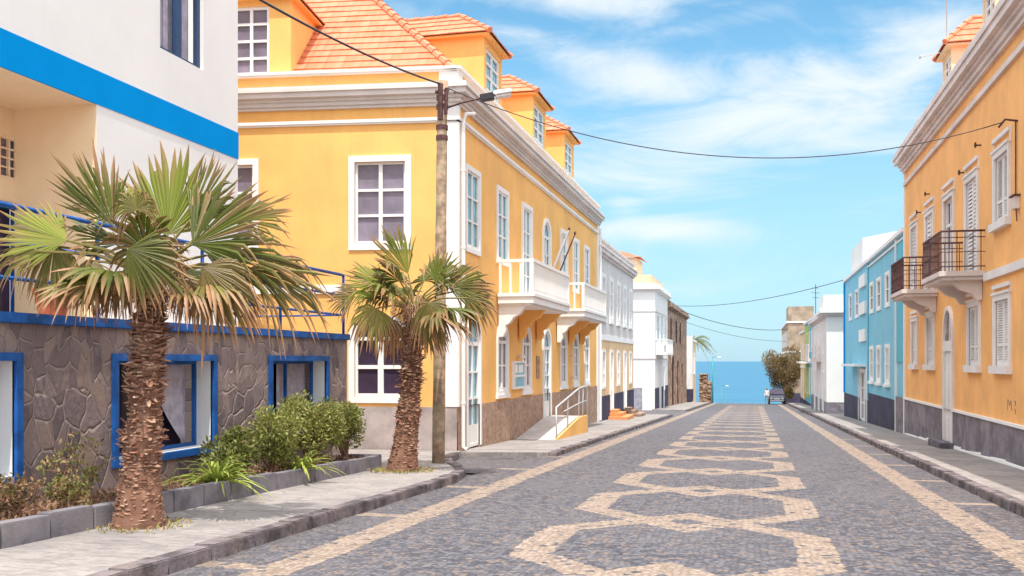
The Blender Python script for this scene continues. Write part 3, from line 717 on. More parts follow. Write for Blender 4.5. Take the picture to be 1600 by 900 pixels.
# ------------------------------------------------------------------ large yellow building (left)
XL = -6.65; C0 = Vector((XL, 21.2, 0))
FL = Frame(C0, (0, 1, 0), (1, 0, 0)); FS = Frame(C0, (-.9916, -.129, 0), (.129, -.9916, 0))
LY = 20.7
Hh = thing('yellow_building', 'large yellow colonial building with white trim, balconies and terracotta roof, left', 'building', (-7, 31, -1))
def U(px): return fy(XL, px)[0] - 21.2
bays = [22.45, 25.3, 28.15, 31.0, 33.95, 36.4, 38.9]
ops = []; up = []; lo = []
for i, y in enumerate(bays):
    u = y - 21.2; hw = .52
    if i in (1, 2, 4, 5): z0, z1 = 4.33, 6.18
    else: z0, z1 = 4.33, 6.18
    if i in (2, 3, 4): z0 = 3.43
    rise = hw - .02 if i == 3 else 0
    up.append((u - hw, u + hw, z0, z1, rise))
    if i in (0,): lo.append((u - hw, u + hw, GZ(y) + .14, 2.58, hw - .04))
    elif i == 3: lo.append((u - hw, u + hw, -.30, 2.58, hw - .04))
    else: lo.append((u - hw + .03, u + hw - .03, .80, 2.58, hw - .06))
mb = MB(); PLZ = .53
wall_face(mb, FL, 0, LY, PLZ, 8.3, up + [(a, b, max(c, PLZ), d, r) for a, b, c, d, r in lo], .2)
sw = [(1.22, 2.43, 4.33, 6.25, 0), (4.9, 6.1, 4.33, 6.25, 0)]; sl_ = [(1.22, 2.43, .76, 2.55, .42)]
wall_face(mb, FS, 0, 14, PLZ, 8.3, sw + sl_, .2)
mb.fbox(FL, LY - .01, LY, -12, -.001, -2, 8.3)
mb.build('wall', YEL, Hh)
mb = MB(); PW = .035
wall_face(mb, FL, -PW, LY, -1.6, PLZ, [(a, b, -1.6, PLZ, 0) for a, b, c, d, r in lo if c < 0], .2, w=PW)
mb.fbox(FL, 0, LY, .001, PW - .001, PLZ - .01, PLZ)
mb.build('plinth', PPL, Hh, label='brown pebble plinth on the street side')
mb = MB(); mb.fbox(FS, 0, 14, .0, PW, -1.6, PLZ + .002); mb.build('plinth', CPL, Hh, label='grey cement plinth on the narrow side')
# corner pilaster + downpipe
mb = MB(); mb.fbox(FS, -.0, .40, .0, .05, PLZ + .01, 7.5); mb.fbox(FL, -.05, .10, .0, .05, PLZ + .01, 7.5); mb.build('corner_pilaster', WHT, Hh)
mb = MB(); mb.fbox(FL, LY - .45, LY + .05, .0, .06, -1.6, 7.5); mb.build('corner_pilaster', WHT, Hh)
mb = MB(); mb.tube([FL.p(.50, .26, 7.42), FL.p(.17, .16, 7.34), FL.p(.10, .12, 7.1), FL.p(.10, .12, -.40), FL.p(.10, .20, -.45)], .045, 10)
for z in (6, 4.2, 2.4, .6): mb.tube([FL.p(.10, .12, z), FL.p(.10, .12, z + .05)], .055, 10)
mb.build('downpipe', WHT, Hh, smooth=False)
mb = MB(); mb.tube([FL.p(LY - .15, .13, 7.4), FL.p(LY - .15, .13, -1.0)], .05, 8); mb.build('downpipe', WHT, Hh)
# cornice
prof = [(0, .07, 7.50, 7.57), (0, .12, 7.57, 7.66), (0, .17, 7.66, 7.74), (0, .28, 7.74, 7.86), (0, .33, 7.86, 7.93), (0, .30, 7.93, 7.99)]
mb = MB(); molding(mb, FL, 0, LY, prof, 1, 0); molding(mb, FS, 0, 14, prof, 0, 0)
mb.build('cornice', GRW, Hh)
mb = MB(); molding(mb, FL, 0, LY, [(0, .05, 7.12, 7.16), (0, .085, 7.16, 7.23)], 1, 0); molding(mb, FS, 0.0, 14, [(0, .05, 7.12, 7.16), (0, .085, 7.16, 7.23)], 0, 0)
mb.build('string_course', WHT, Hh)
mb = MB(); mb.fbox(FS, 2.75, 12, 0, .045, 3.18, 3.38); mb.build('string_course', WHT, Hh)
mb = MB(); molding(mb, FL, 0, LY, [(-.3, .06, 8.30, 8.34), (-.3, .11, 8.34, 8.40)], 1, 0); molding(mb, FS, .0, 14, [(-.3, .06, 8.30, 8.34), (-.3, .11, 8.34, 8.40)], 0, 0)
mb.fbox(FS, -.01, .42, 0, .035, 7.99, 8.30); mb.fbox(FL, -.035, .32, 0, .035, 7.99, 8.30)
mb.build('parapet_cap', WHT, Hh)
# roof
rz0 = 8.34; sl0 = .95; T = 3.6; k = .878
def rp(t, z): q = C0 + (FL.d + FS.d) * (t / .9916); return (q.x, q.y, z)
mb = MB(); b0 = .10
a0 = rp(b0, rz0); a1 = rp(T, rz0 + sl0 * (T - b0))
f_e = FL.p(LY - .1, -b0, rz0); f_t = FL.p(LY - T, -T, rz0 + sl0 * (T - b0)); s_e = FS.p(14, -b0, rz0); s_t = FS.p(14, -T, rz0 + sl0 * (T - b0))
tiles(mb, a0, f_e, f_t, a1); tiles(mb, s_e, a0, a1, s_t); ridge(mb, a0, a1, .10)
fb = FL.p(LY - .1, -9, rz0); tiles(mb, f_e, fb, (fb[0], fb[1] - T, rz0 + 3.3), f_t)
mb.quad(a1, f_t, (fb[0], fb[1] - T, rz0 + 3.3), s_t)
for q in range(4): mb.uv.append((q, q))
mb.build('roof', TILE, Hh)
mb = MB(); mb.fbox(FL, .3, LY, -.35, -.01, 8.0, 8.33); mb.build('gutter', CRM, Hh)
for i, (p0, p1) in enumerate(((757, 785), (833, 852), (882, 897))):
    u0, u1 = fy(-6.8, p0)[0] - 21.2, fy(-6.8, p1)[0] - 21.2
    if i == 1: u1 = u0 + 1.95
    if i == 2: u1 = u0 + 1.95
    dormer_flat(Hh, FL, u0, u1, .16, 2.6, 8.3, 10.05, .85, (u0 + .22, u1 - .22, 8.45, 9.85), rows=4, cols=2)
dormer_flat(Hh, FS, 4.02, 7.6, .12, 2.6, 8.3, 10.18, 1.2, (4.55, 7.3, 8.42, 10.05), rows=4, cols=6, glass=GLM, over=.2)
# windows and doors
for i, (a, b, c, d, r) in enumerate(up):
    tall = c < 4
    window(Hh, FL, a, b, c, d, rise=r, trim=.12, rec=.03, glass=GLB, cols=2, rows=4 if tall else 3, door=tall, name='balcony_door' if tall else 'window', bar=.04)
for i, (a, b, c, d, r) in enumerate(lo):
    if i == 0: window(Hh, FL, a, b, c, d, rise=r, trim=.12, rec=.03, glass=GLB, cols=2, rows=3, door=True, name='door', base=.45, label='white glazed door beside the corner', bar=.05, transom=2.02)
    elif i == 3: window(Hh, FL, a, b, c, d, rise=r, trim=.12, rec=.03, glass=GLB, cols=2, rows=4, door=True, name='door', base=.5, label='arched door at the top of the ramp', transom=2.02)
    else: window(Hh, FL, a, b, c, d, rise=r, trim=.12, rec=.03, glass=GLG, cols=2, rows=2, name='window', sill=.02)
for a, b, c, d, r in sw: window(Hh, FS, a, b, c, d, trim=.14, glass=GLM, cols=2, rows=3, bar=.06, rec=.1)
for a, b, c, d, r in sl_: window(Hh, FS, a, b, c, d, rise=r, trim=.14, glass=GLD, cols=2, rows=2, bar=.09, rec=.1)
# balconies
def balcony_white(ua, ub, i):
    W = 1.02
    m = MB(); m.fbox(FL, ua, ub, 0.05, W, 3.12, 3.38); m.fbox(FL, ua - .04, ub + .04, 0.05, W + .04, 3.30, 3.40); m.fbox(FL, ua + .06, ub - .06, .05, W - .06, 3.07, 3.12)
    bo = m.build('balcony', WHT, Hh, label=['white balcony nearer the corner', 'white balcony nearer the far end'][i], bevel=.01)
    m = MB(); m.fbox(FL, ua, ub, W - .09, W + .01, 4.22, 4.30)
    for u in (ua, ub - .1): m.fbox(FL, u, u + .1, 0.05, W - .09, 4.22, 4.30)
    n = int((ub - ua) / .13)
    for j in range(n):
        u = ua + .04 + (ub - ua - .14) * j / (n - 1); m.fbox(FL, u, u + .075, W - .075, W - .02, 3.40, 4.22)
    m.fbox(FL, ua + .1, ub - .1, W - .08, W - .015, 3.40, 3.52)
    for u in (ua, ub - .09):
        for w_ in (.08, .36, .64, W - .1): m.fbox(FL, u + .01, u + .07, w_, w_ + .06, 3.40, 4.22)
        m.fbox(FL, u + .0, u + .1, W - .1, W, 3.40, 4.22)
    m.build('balustrade', WHT, bo)
    for bi, u in enumerate((ua + .12, (ua + ub) / 2 - .12, ub - .36)):
        m = MB(); pr = [(0.04, 2.25), (.16, 2.25), (.24, 2.42), (.22, 2.55), (.34, 2.62), (.45, 2.78), (.62, 2.85), (.72, 3.0), (.80, 3.07), (0.04, 3.07)]
        m.prism([FL.p(u, w_, z) for w_, z in pr], (0, 0, 0), tuple(FL.d * .24)); m.build('bracket', YEL if bi else WHT, bo)
balcony_white(24.65 - 21.2, 29.75 - 21.2, 0); balcony_white(32.5 - 21.2, 37.5 - 21.2, 1)

# things fixed to the yellow front
def dome_lamp(u, z, label, fr=FL):
    t = thing('wall_lamp', label, 'lamp', fr.p(u, .05, z), 'small lamps on the yellow facade')
    m = MB(); m.tube([fr.p(u, .0, z), fr.p(u, .10, z)], .035, 8); m.build('bracket', GAL, t)
    m = MB(); c = Vector(fr.p(u, .15, z)); n = 12; v = []
    for i in range(5):
        a = pi / 2 * i / 4; v += [(c.x + .11 * cos(a) * cos(2 * pi * q / n), c.y + .11 * cos(a) * sin(2 * pi * q / n), z - .03 + .12 * sin(a)) for q in range(n)]
    m.add(v, [(i * n + q, i * n + (q + 1) % n, (i + 1) * n + (q + 1) % n, (i + 1) * n + q) for i in range(4) for q in range(n)]); m.build('lamp_shade', LNS, t, smooth=True)
dome_lamp(U(808), 1.72, 'small dome lamp above the white notice box')
dome_lamp(U(890), 1.80, 'upper of two small dome lamps left of the far arched windows')
dome_lamp(U(891), .98, 'lower of two small dome lamps left of the far arched windows')
nb0, nb1 = U(799), U(817)
t = thing('notice_box', 'white glazed notice box on the yellow wall between arched windows', 'notice box', FL.p(nb0, 0, .9))
m = MB(); za, zb = .80, 1.60; m.fbox(FL, nb0, nb1, 0.002, .10, za, za + .06); m.fbox(FL, nb0, nb1, .002, .10, zb - .06, zb); m.fbox(FL, nb0, nb0 + .06, .002, .10, za + .06, zb - .06); m.fbox(FL, nb1 - .06, nb1, .002, .10, za + .06, zb - .06); m.fbox(FL, nb0 + .06, nb1 - .06, .002, .09, 1.14, 1.20)
m.build('frame', WHT, t); m = MB(); m.fbox(FL, nb0 + .06, nb1 - .06, .01, .05, za + .06, zb - .06); m.build('pane', GLB, t)
for q, (f0, f1) in enumerate(((.12, .38), (.46, .85))):
    m = MB(); w_ = nb1 - nb0; m.fbox(FL, nb0 + w_ * f0, nb0 + w_ * f1, .052, .056, 1.26, 1.50); m.build('paper_sheet', WHT, t)
m = MB(); u = U(840); m.fbox(FL, u - .22, u + .22, .002, .03, 1.05, 1.75); tag(m.build('wall_plaque', PPL, bevel=.006), 'brown wall plaque left of the arched door above the ramp', 'plaque')
for i, (pa, za, pb, zb) in enumerate(((866, 3.9, 879, 5.55), (875, 3.9, 893, 5.45))):
    ua = U(pa) ; w0 = .45
    t = thing('flagpole', ['thicker pale furled flagpole leaning from the wall between the balconies', 'thin dark flagpole leaning beside the thicker pale one'][i], 'flagpole', FL.p(U((861, 871)[i]), 0, 4.5), 'flagpoles on the yellow facade')
    ub0 = U((861, 871)[i])
    m = MB(); m.tube([FL.p(ub0, .02, 4.55), FL.p(ub0, .32, 5.275), FL.p(ub0, .62, 6.0)], [(.05, .03)[i], (.055, .025)[i], (.045, .02)[i]], 8)
    m.build('pole', [GAL, IRN][i], t); m = MB(); c = Vector(FL.p(ub0, .62, 6.0)); m.tube([c, c + Vector((.0, 0, .04)), c + Vector((0, 0, .1))], [.03, .05, .02], 8); m.build('finial', IRN, t)

# ramp
RY0, RY1, RY2 = 26.7, 30.4, 31.9; rx0, rx1 = XL + .04, -5.42
def gp(y): return GZ(y) + .10
top = gp(31) + .52
t = thing('entrance_ramp', 'pale concrete entrance ramp with steel handrail and yellow side wall', 'ramp', (-6, 29, -.8))
m = MB(); v = [(rx0, RY0, gp(RY0) + .005), (rx1 - .06, RY0, gp(RY0) + .005), (rx1 - .06, RY1, top), (rx0, RY1, top), (rx0, RY2, top), (rx1 - .06, RY2, top)]
vb = [(x, y, gp(y) - .1) for x, y, z in v]
m.add(v + vb, [(0, 1, 2, 3), (3, 2, 5, 4), (0, 1, 7, 6), (4, 5, 11, 10)]); m.build('ramp_deck', CON, t)
m = MB(); m.prism([(rx1 - .06, RY0, gp(RY0) - .1), (rx1 - .06, RY0, gp(RY0) + .02), (rx1 - .06, RY1, top + .03), (rx1 - .06, RY2, top + .03), (rx1 - .06, RY2, gp(RY2) - .1)], (0, 0, 0), (.06, 0, 0)); m.build('side_wall', YEL, t)
m = MB(); xh = rx1 - .03; h0 = 1.0
pts = [(xh, RY0 + .1, gp(RY0)), (xh, RY0 + .1, gp(RY0) + .92), (xh, RY1 - .1, top + .95), (xh, RY1 + .9, top + 1.0), (xh, RY2 + .05, top + .97), (xh, RY2 + .12, top + .8), (xh, RY2 + .12, gp(RY2))]
m.tube(pts, .028, 8); m.tube([(xh, RY0 + 1.2, gp(RY0) + .75), (xh, RY1, top + .48), (xh, RY2 + .12, top + .52)], .018, 6)
for y, z in ((28.5, None), (RY1, None), (RY1 + .75, None)):
    zz = gp(RY0) + (top - gp(RY0)) * min(1, (y - RY0) / (RY1 - RY0)); m.tube([(xh, y, zz), (xh, y, zz + .95)], .024, 6)
m.build('handrail', GAL, t, smooth=True)

# ------------------------------------------------------------------ ordinary houses further down the street
def house(name, label, fr, L, z0, z1, depth, wallm, fronts=(), plinth=None, pz=None, cornice=None, bands=(), lower=None, lz=None, ends=True, cat='house', top=True, plw=.03):
    H = thing(name, label, cat, fr.p(L / 2, 0, z0 + .5))
    zb = lz if lower else z0
    m = MB(); ops = [(f['u0'], f['u1'], f['z0'], f['z1'], f.get('rise', 0)) for f in fronts]
    wall_face(m, fr, 0, L, zb, z1, [o for o in ops if o[2] >= zb - .01], .15)
    for u in (0, L): m.quad(fr.p(u, 0, zb), fr.p(u, -depth, zb), fr.p(u, -depth, z1), fr.p(u, 0, z1))
    m.quad(fr.p(0, -depth, zb), fr.p(L, -depth, zb), fr.p(L, -depth, z1), fr.p(0, -depth, z1))
    m.quad(fr.p(0, 0, z1), fr.p(L, 0, z1), fr.p(L, -depth, z1), fr.p(0, -depth, z1))
    m.build('wall', wallm, H)
    if lower:
        m = MB(); wall_face(m, fr, 0, L, z0, lz, [o for o in ops if o[2] < zb - .01], .15)
        for u in (0, L): m.quad(fr.p(u, 0, z0), fr.p(u, -depth, z0), fr.p(u, -depth, lz), fr.p(u, 0, lz))
        m.build('lower_wall', lower, H)
    if plinth:
        m = MB(); us = sorted([(f['u0'] - .1, f['u1'] + .1) for f in fronts if f['z0'] < pz]); a = -plw
        for x0, x1 in us + [(L, L)]:
            if x0 > a: m = MB(); m.fbox(fr, a, x0, 0.001, plw, z0, pz); m.build('plinth', plinth, H)
            a = x1
        
        if ends: m = MB(); m.fbox(fr, -plw, 0, -depth, 0, z0, pz); m.build('plinth', plinth, H)
    if cornice:
        m = MB(); molding(m, fr, 0, L, cornice[0], 1, 1)
        for w0, w1, a, b in cornice[0]: m.fbox(fr, -w1, -.001, -depth, w0, a, b)
        m.build('cornice', cornice[1], H)
    for a, b, mt in bands: m = MB(); m.fbox(fr, -.03, L + .03, -.001, .05, a, b); m.fbox(fr, -.05, 0, -depth, 0, a, b); m.build('string_course', mt, H)
    for f in fronts:
        kw = {k_: v_ for k_, v_ in f.items() if k_ in ('glass', 'cols', 'rows', 'trim', 'door', 'sill', 'rise', 'name', 'frame', 'sash', 'base', 'label')}
        kw.setdefault('trim', .1); kw.setdefault('rec', .03)
        window(H, fr, f['u0'], f['u1'], f['z0'], f['z1'], **kw)
    return H
# B2: white upper storey over beige ground floor
F2 = Frame((XL, 41.95, 0), (0, 1, 0), (1, 0, 0)); L2 = 12.7
fr_ = []
for i in range(5):
    uc = 1.5 + i * 2.45
    fr_.append(dict(u0=uc - .42, u1=uc + .42, z0=3.65, z1=5.4, glass=GLM, cols=2, rows=3, trim=.2, sill=.04))
for i, dr in enumerate((0, 1, 0, 1, 0)):
    uc = 1.5 + i * 2.45
    fr_.append(dict(u0=uc - .42, u1=uc + .42, z0=(GZ(42 + uc) + .5 if dr else .45), z1=2.0, glass=(WHT if dr else GLG), cols=2, rows=3, door=bool(dr), name='door' if dr else 'window', trim=.12))
H2 = house('townhouse', 'long townhouse with grey white upper storey over beige ground floor', F2, L2, -1.8, 7.0, 9, GRW, fr_, DPL, -.0,
           ([(0, .1, 6.3, 6.42), (0, .2, 6.42, 6.6), (0, .25, 6.6, 6.68), (-.2, .08, 7.0, 7.1)], CRW), [(2.55, 2.78, WHT)], lower=BEI, lz=2.6)
m = MB(); m.box(-8.7, -7.7, 44.2, 45.2, 6.9, 8.2); m.box(-8.85, -7.55, 44.05, 45.35, 8.2, 8.3); m.box(-8.6, -7.8, 44.3, 45.1, 8.3, 8.5); m.build('chimney', RST, H2)
for i, (y, nm, lb) in enumerate(((44.9, ORS, 'orange doorstep below the nearer door of the beige townhouse'), (50.0, RST, 'brown doorstep below the farther door of the beige townhouse'))):
    m = MB(); b_ = GZ(y + 1) + .1
    m.box(-6.6, -5.7, y - .3, y + 2.2, b_ - .2, b_ + .16); m.box(-6.6, -6.05, y + .1, y + 1.9, b_ + .16, b_ + .32); m.box(-6.6, -6.3, y + .4, y + 1.6, b_ + .32, b_ + .45)
    tag(m.build('doorstep', nm), lb, 'doorstep', 'doorsteps of the beige townhouse')
# B3: white corner house
F3 = Frame((-6.8, 68.4, 0), (0, 1, 0), (1, 0, 0))
H3 = house('corner_house', 'white corner house with bay window, small balcony and cream attic', F3, 10.4, -2.8, 7.0, 10, WHW,
    [dict(u0=.9, u1=3.0, z0=2.3, z1=4.9, glass=GLB, cols=2, rows=3, trim=.04, door=True, name='balcony_door'), dict(u0=4.0, u1=6.0, trim=.04, z0=2.3, z1=5.0, glass=GLB, cols=2, rows=3, door=True, name='balcony_door'), dict(u0=7.4, u1=8.6, z0=2.9, z1=5.0, glass=GLM),
     dict(u0=3.0, u1=4.2, z0=-1.9, z1=1.2, glass=GLG, door=True, name='door'), dict(u0=6.5, u1=7.5, z0=-.6, z1=1.2, glass=GLM)],
    DPL, -.35, ([(0, .15, 6.6, 6.7), (0, .32, 6.7, 6.85), (0, .22, 6.85, 7.1)], WHT), [(5.1, 5.2, GRW), (1.75, 1.83, GRW)], ends=False)
m = MB(); m.box(-14, -7.1, 68.8, 78, 7.0, 7.75); m.build('parapet', BEI, H3)
m = MB(); m.box(-11.5, -8.2, 69.2, 73, 7.0, 9.05); m.build('attic', CRM, H3)
m = MB(); z = 9.05; tiles(m, (-11.8, 68.9, z), (-7.9, 68.9, z), (-9.6, 71.1, z + .7), (-10.1, 71.1, z + .7)); tiles(m, (-7.9, 68.9, z), (-7.9, 73.3, z), (-9.6, 71.2, z + .7), (-9.6, 71.1, z + .7)); m.build('attic_roof', TILE, H3)
m = MB(); m.box(-8.6, -7.7, 68.36, 68.41, -1.8, -.3); m.build('meter_cabinet', GLG, H3)
m = MB(); m.fbox(F3, .8, 6.0, 0, .8, 2.05, 2.2)
for j in range(27): u = .82 + 5.1 * j / 26; m.fbox(F3, u, u + .07, .72, .78, 2.2, 3.1)
m.fbox(F3, .8, 6.0, .68, .8, 3.1, 3.18); m.fbox(F3, .8, .88, 0, .7, 3.1, 3.18)
for w_ in (.1, .3, .5): m.fbox(F3, .82, .87, w_, w_ + .06, 2.2, 3.1)
m.build('balcony', WHT, H3)
# B4: brown stone house with large arch
F4 = Frame((-6.8, 79.0, 0), (0, 1, 0), (1, 0, 0))
H4 = house('stone_house', 'derelict brown stone house with tall dark doorway', F4, 22.5, -3.4, 6.4, 9, RST,
    [dict(u0=3.2, u1=5.6, z0=-2.2, z1=2.1, rise=.9, glass=IRN, cols=2, rows=2, door=True, name='door', frame=RST, sash=IRN, trim=.25), dict(u0=2.0, u1=3.3, z0=3.4, z1=5.2, glass=GLD, frame=RST, sash=IRN), dict(u0=8, u1=9.4, z0=3.2, z1=5.2, glass=GLD, frame=RST, sash=IRN), dict(u0=12.5, u1=13.9, z0=3.2, z1=5.2, glass=GLD, frame=RST, sash=IRN),
     dict(u0=9, u1=11, z0=-2.3, z1=1.6, glass=IRN, frame=RST, sash=IRN, door=True, name='door'), dict(u0=15, u1=16.4, z0=-.6, z1=1.3, glass=GLD, frame=RST, sash=IRN)],
    None, None, ([(0, .12, 5.9, 6.02), (0, .3, 6.02, 6.2), (0, .2, 6.2, 6.5)], RST))
m = MB(); m.box(-11, -7.1, 79.6, 84, 6.4, 7.5); m.box(-10.5, -7.3, 86, 86.5, 6.4, 7.1); m.build('attic', RST, H4)
# B5: white end house
F5 = Frame((-6.5, 104.2, 0), (0, 1, 0), (1, 0, 0))
H5 = house('end_house', 'small white house with dark plinth at the end of the street, left', F5, 8.5, -6, 3.9, 6, BEI,
    [dict(u0=2, u1=3.4, z0=.2, z1=2.4, glass=IRN), dict(u0=5.4, u1=6.6, z0=.2, z1=2.4, glass=IRN)], None, None, ([(0, .1, 3.7, 3.95)], WHT))
m = MB(); m.fbox(F5, -.4, 1.2, -.6, .12, -1.4, 4.3); m.build('white_pilaster', WHT, H5)
m = MB(); m.fbox(F5, -.5, 1.25, -.65, .16, -2.7, -1.4); m.build('dark_base', DPL, H5)
m = MB()
for i in range(0):
    z = -5 + i * .62; m.hexa([(-6.4 + .1 * random.random(), 115, z), (-5.1 + .3 * random.random() - .03 * i, 115, z), (-5.2 + .3 * random.random() - .03 * i, 121, z), (-6.4, 121, z), (-6.4, 115, z + .6), (-5.15 - .03 * i, 115, z + .6), (-5.2 - .03 * i, 121, z + .6), (-6.4, 121, z + .6)])
for i in range(34):
    for j in range(3):
        zz = -5.2 + i * .155; sx = random.uniform(.20, .30) * (1 if i < 28 or j < 2 else .01); cx = -6.1 + j * .45 + random.uniform(-.05, .05); 
        m.box(cx - sx, cx + sx, 117 + random.uniform(-.2, .2), 119, zz, zz + .15)
tag(m.build('stone_wall_stub', RST, bevel=.03), 'broken stone wall stub below the white end house', 'wall')

# ------------------------------------------------------------------ right side of the street
XR = 4.9
def FR(y0): return Frame((XR, y0, 0), (0, 1, 0), (-1, 0, 0))
# ochre house
Y0, Y1 = 6.0, 34.3; FO = FR(0); OB = None
O = thing('ochre_house', 'weathered ochre house with white shutters and iron balconies, right', 'house', (6, 24, -.5))
upw = [(20.80, 21.92, 4.45, 5.80), (23.55, 24.75, 3.50, 5.80), (26.25, 27.45, 3.75, 5.80), (29.05, 30.25, 3.50, 5.80), (31.8, 32.95, 3.9, 5.80), (17.6, 18.75, 4.45, 5.80), (14.8, 15.9, 4.45, 5.8), (12, 13.1, 4.45, 5.8), (9.2, 10.3, 4.45, 5.8)]
low = [(20.75, 21.9, 1.50, 2.84), (23.35, 24.45, 1.50, 2.84), (28.95, 30.05, 1.50, 2.84), (31.75, 32.8, 1.50, 2.84), (17.6, 18.75, 1.5, 2.84), (12, 13.1, 1.5, 2.84), (9.2, 10.3, 1.5, 2.84)]
dr = (26.3, 27.35, -.62, 2.92); PZ = .34
m = MB(); wall_face(m, FO, Y0, Y1, PZ, 8.9, [o + (0,) for o in upw + low] + [(dr[0], dr[1], PZ, dr[3], .62)], .14)
m.quad((XR, Y1, -2), (16, Y1, -2), (16, Y1, 8.9), (XR, Y1, 8.9)); m.quad((XR, Y0, -1), (16, Y0, -1), (16, Y0, 8.9), (XR, Y0, 8.9))
m.build('wall', YEL2, O)
m = MB(); wall_face(m, FO, Y0, Y1 + .0, -1.6, PZ, [(dr[0] - .1, dr[1] + .1, -1.6, PZ, 0)], .2, w=.04); m.build('plinth', GPL, O)
m = MB(); 
for a, b in ((Y0, dr[0] - .11), (dr[1] + .11, Y1)): m.fbox(FO, a, b, -.01, .075, PZ - .01, PZ + .05)
m.fbox(FO, Y1 - .12, Y1 + .02, -.01, .06, -1.6, 7.9)
m.build('plinth_band', WHT, O)
for a in range(8, 34, 2):
    if not (dr[0] - .3 < a + .7 < dr[1] + .3) and a > 6: pass
for ya_, yb2 in ((Y0, dr[0] - .2), (dr[1] + .2, Y1)):
  m = MB(); y = ya_
  while y < yb2 - .5:
    a, b = y, min(y + random.uniform(.5, 1.6), yb2)
    m.hexa([FO.p(a, .04, GZ(a) - .1), FO.p(b, .04, GZ(b) - .1), FO.p(b, .055, GZ(b) - .1), FO.p(a, .055, GZ(a) - .1), FO.p(a, .04, GZ(a) + .12 + random.uniform(.03, .10)), FO.p(b, .04, GZ(b) + .12 + random.uniform(.03, .10)), FO.p(b, .055, GZ(b) + .15), FO.p(a, .055, GZ(a) + .15)])
    y = b
  m.build('limewash_strip', WHT, O)
prof = [(0, .08, 7.86, 7.95), (0, .14, 7.95, 8.07), (0, .20, 8.07, 8.16), (0, .32, 8.16, 8.32), (0, .36, 8.32, 8.42), (0, .31, 8.42, 8.56)]
m = MB(); molding(m, FO, Y0, Y1, prof, 0, 1); m.build('cornice', CRW, O)
m = MB(); m.fbox(FO, Y0, Y1, 0, .07, 7.42, 7.54); m.build('string_course', CRW, O)
m = MB(); m.fbox(FO, Y0, 22.75, 0, .07, 3.33, 3.50); m.build('string_course', SHU, O)
m = MB(); m.fbox(FO, Y0, Y1, -.25, .05, 8.56, 8.95); m.build('parapet', CRM, O)
m = MB(); tiles(m, FO.p(Y1, -.3, 8.9), FO.p(Y0, -.3, 8.9), FO.p(Y0, -6, 12.2), FO.p(Y1 - 5, -6, 12.2)); tiles(m, FO.p(Y1, -11, 8.9), FO.p(Y1, -.3, 8.9), FO.p(Y1 - 5, -6, 12.2), FO.p(Y1 - 5, -6.2, 12.2)); m.build('roof', TILE, O)
for i, (a, b) in enumerate(((27.75, 29.0), (22.95, 24.15), (17.9, 19.2))):
    d_ = dormer_flat(O, FO, a, b, .22, 2.4, 8.85, 10.0, .85, (a + .12, b - .12, 9.05, 9.9), wallm=CRM, rows=3, cols=2, glass=GLG, over=.2)
def hood(a, b, z0, z1, parent):
    m = MB(); t_ = .035
    m.fbox(FO, a - .12, b + .12, 0, .06, z1 - .08, z1); m.fbox(FO, a - .12, a - .07, 0, .025, z0, z1 - .08); m.fbox(FO, b + .07, b + .12, 0, .025, z0, z1 - .08)
    return m.build('hood_moulding', SHU, parent)
for i, (a, b, c, d) in enumerate(upw + low):
    up_ = i < len(upw); open_ = (i == 2)
    m = MB(); t_ = .10; sd = c - (0 if c < 3.6 and up_ else .0)
    m.fbox(FO, a - t_, a, -.01, .05, c, d + .12); m.fbox(FO, b, b + t_, -.01, .05, c, d + .12); m.fbox(FO, a, b, -.01, .05, d, d + .12); m.fbox(FO, a - t_ - .03, b + t_ + .03, -.01, .08, d + .12, d + .17)
    if not (up_ and c < 3.6): m.fbox(FO, a - t_ - .05, b + t_ + .05, -.01, .12, c - .16, c)
    wo = m.build('window', SHU, O)
    bk = MB(); bk.fbox(FO, a, b, -.13, -.10, c, d); bk.build('pane', GLM if open_ else SHD, wo)
    if open_:
        s = MB()
        for u in (a, (a + b) / 2 - .03, b - .06): s.fbox(FO, u, u + .06, -.09, -.03, c, d)
        for z in (c, c + .7, c + 1.35, d - .07): s.fbox(FO, a + .06, b - .06, -.09, -.035, z, z + .07)
        s.fbox(FO, a + .06, b - .06, -.08, -.05, c + .07, c + .7)
        s.build('sash', SHU, wo)
    else: louvre(wo, FO, a, b, c, d, w=-.01, slats=24 if a < 26 else 16)
    hood(a, b, d + .17, d + (.42 if up_ else .33), O)
m = MB(); a, b, c, d = dr; e = .10
inn = [(a, c)] + arch_pts(a, b, d - .62, .62, 12) + [(b, c)]; ou = [(a - e, c)] + arch_pts(a - e, b + e, d - .62, .72, 12) + [(b + e, c)]
for p_, q, r, s_ in zip(inn, ou, inn[1:], ou[1:]):
    m.hexa([FO.p(x, -.02, z) for x, z in (p_, r, s_, q)] + [FO.p(x, .06, z) for x, z in (p_, r, s_, q)])
do = m.build('door', SHU, O, label='white arched door with dark step')
m = MB(); panel_arch(m, FO, a, b, 1.95, d, .62, -.06, -.03); m.build('pane', GLM, do)
m = MB(); m.fbox(FO, a, b, -.06, .05, 1.85, 2.12); m.fbox(FO, (a + b) / 2 - .03, (a + b) / 2 + .03, -.05, .0, 2.12, d - .05)
for k_ in (0, 1):
    x0 = a + (b - a) * k_ / 2 + .01; x1 = x0 + (b - a) / 2 - .02
    m.fbox(FO, x0, x1, -.06, .0, c, 1.85)
    for z0_, z1_ in ((c + .12, c + .75), (c + .9, 1.7)):
        m.fbox(FO, x0 + .07, x1 - .07, -.0, .015, z0_, z1_)
m.build('door_leaf', SHU, do)
m = MB(); m.box(XR - .38, XR - .045, 26.0, 27.7, GZ(27) + .0, GZ(27) + .28); m.build('doorstep', STN, O, bevel=.02)
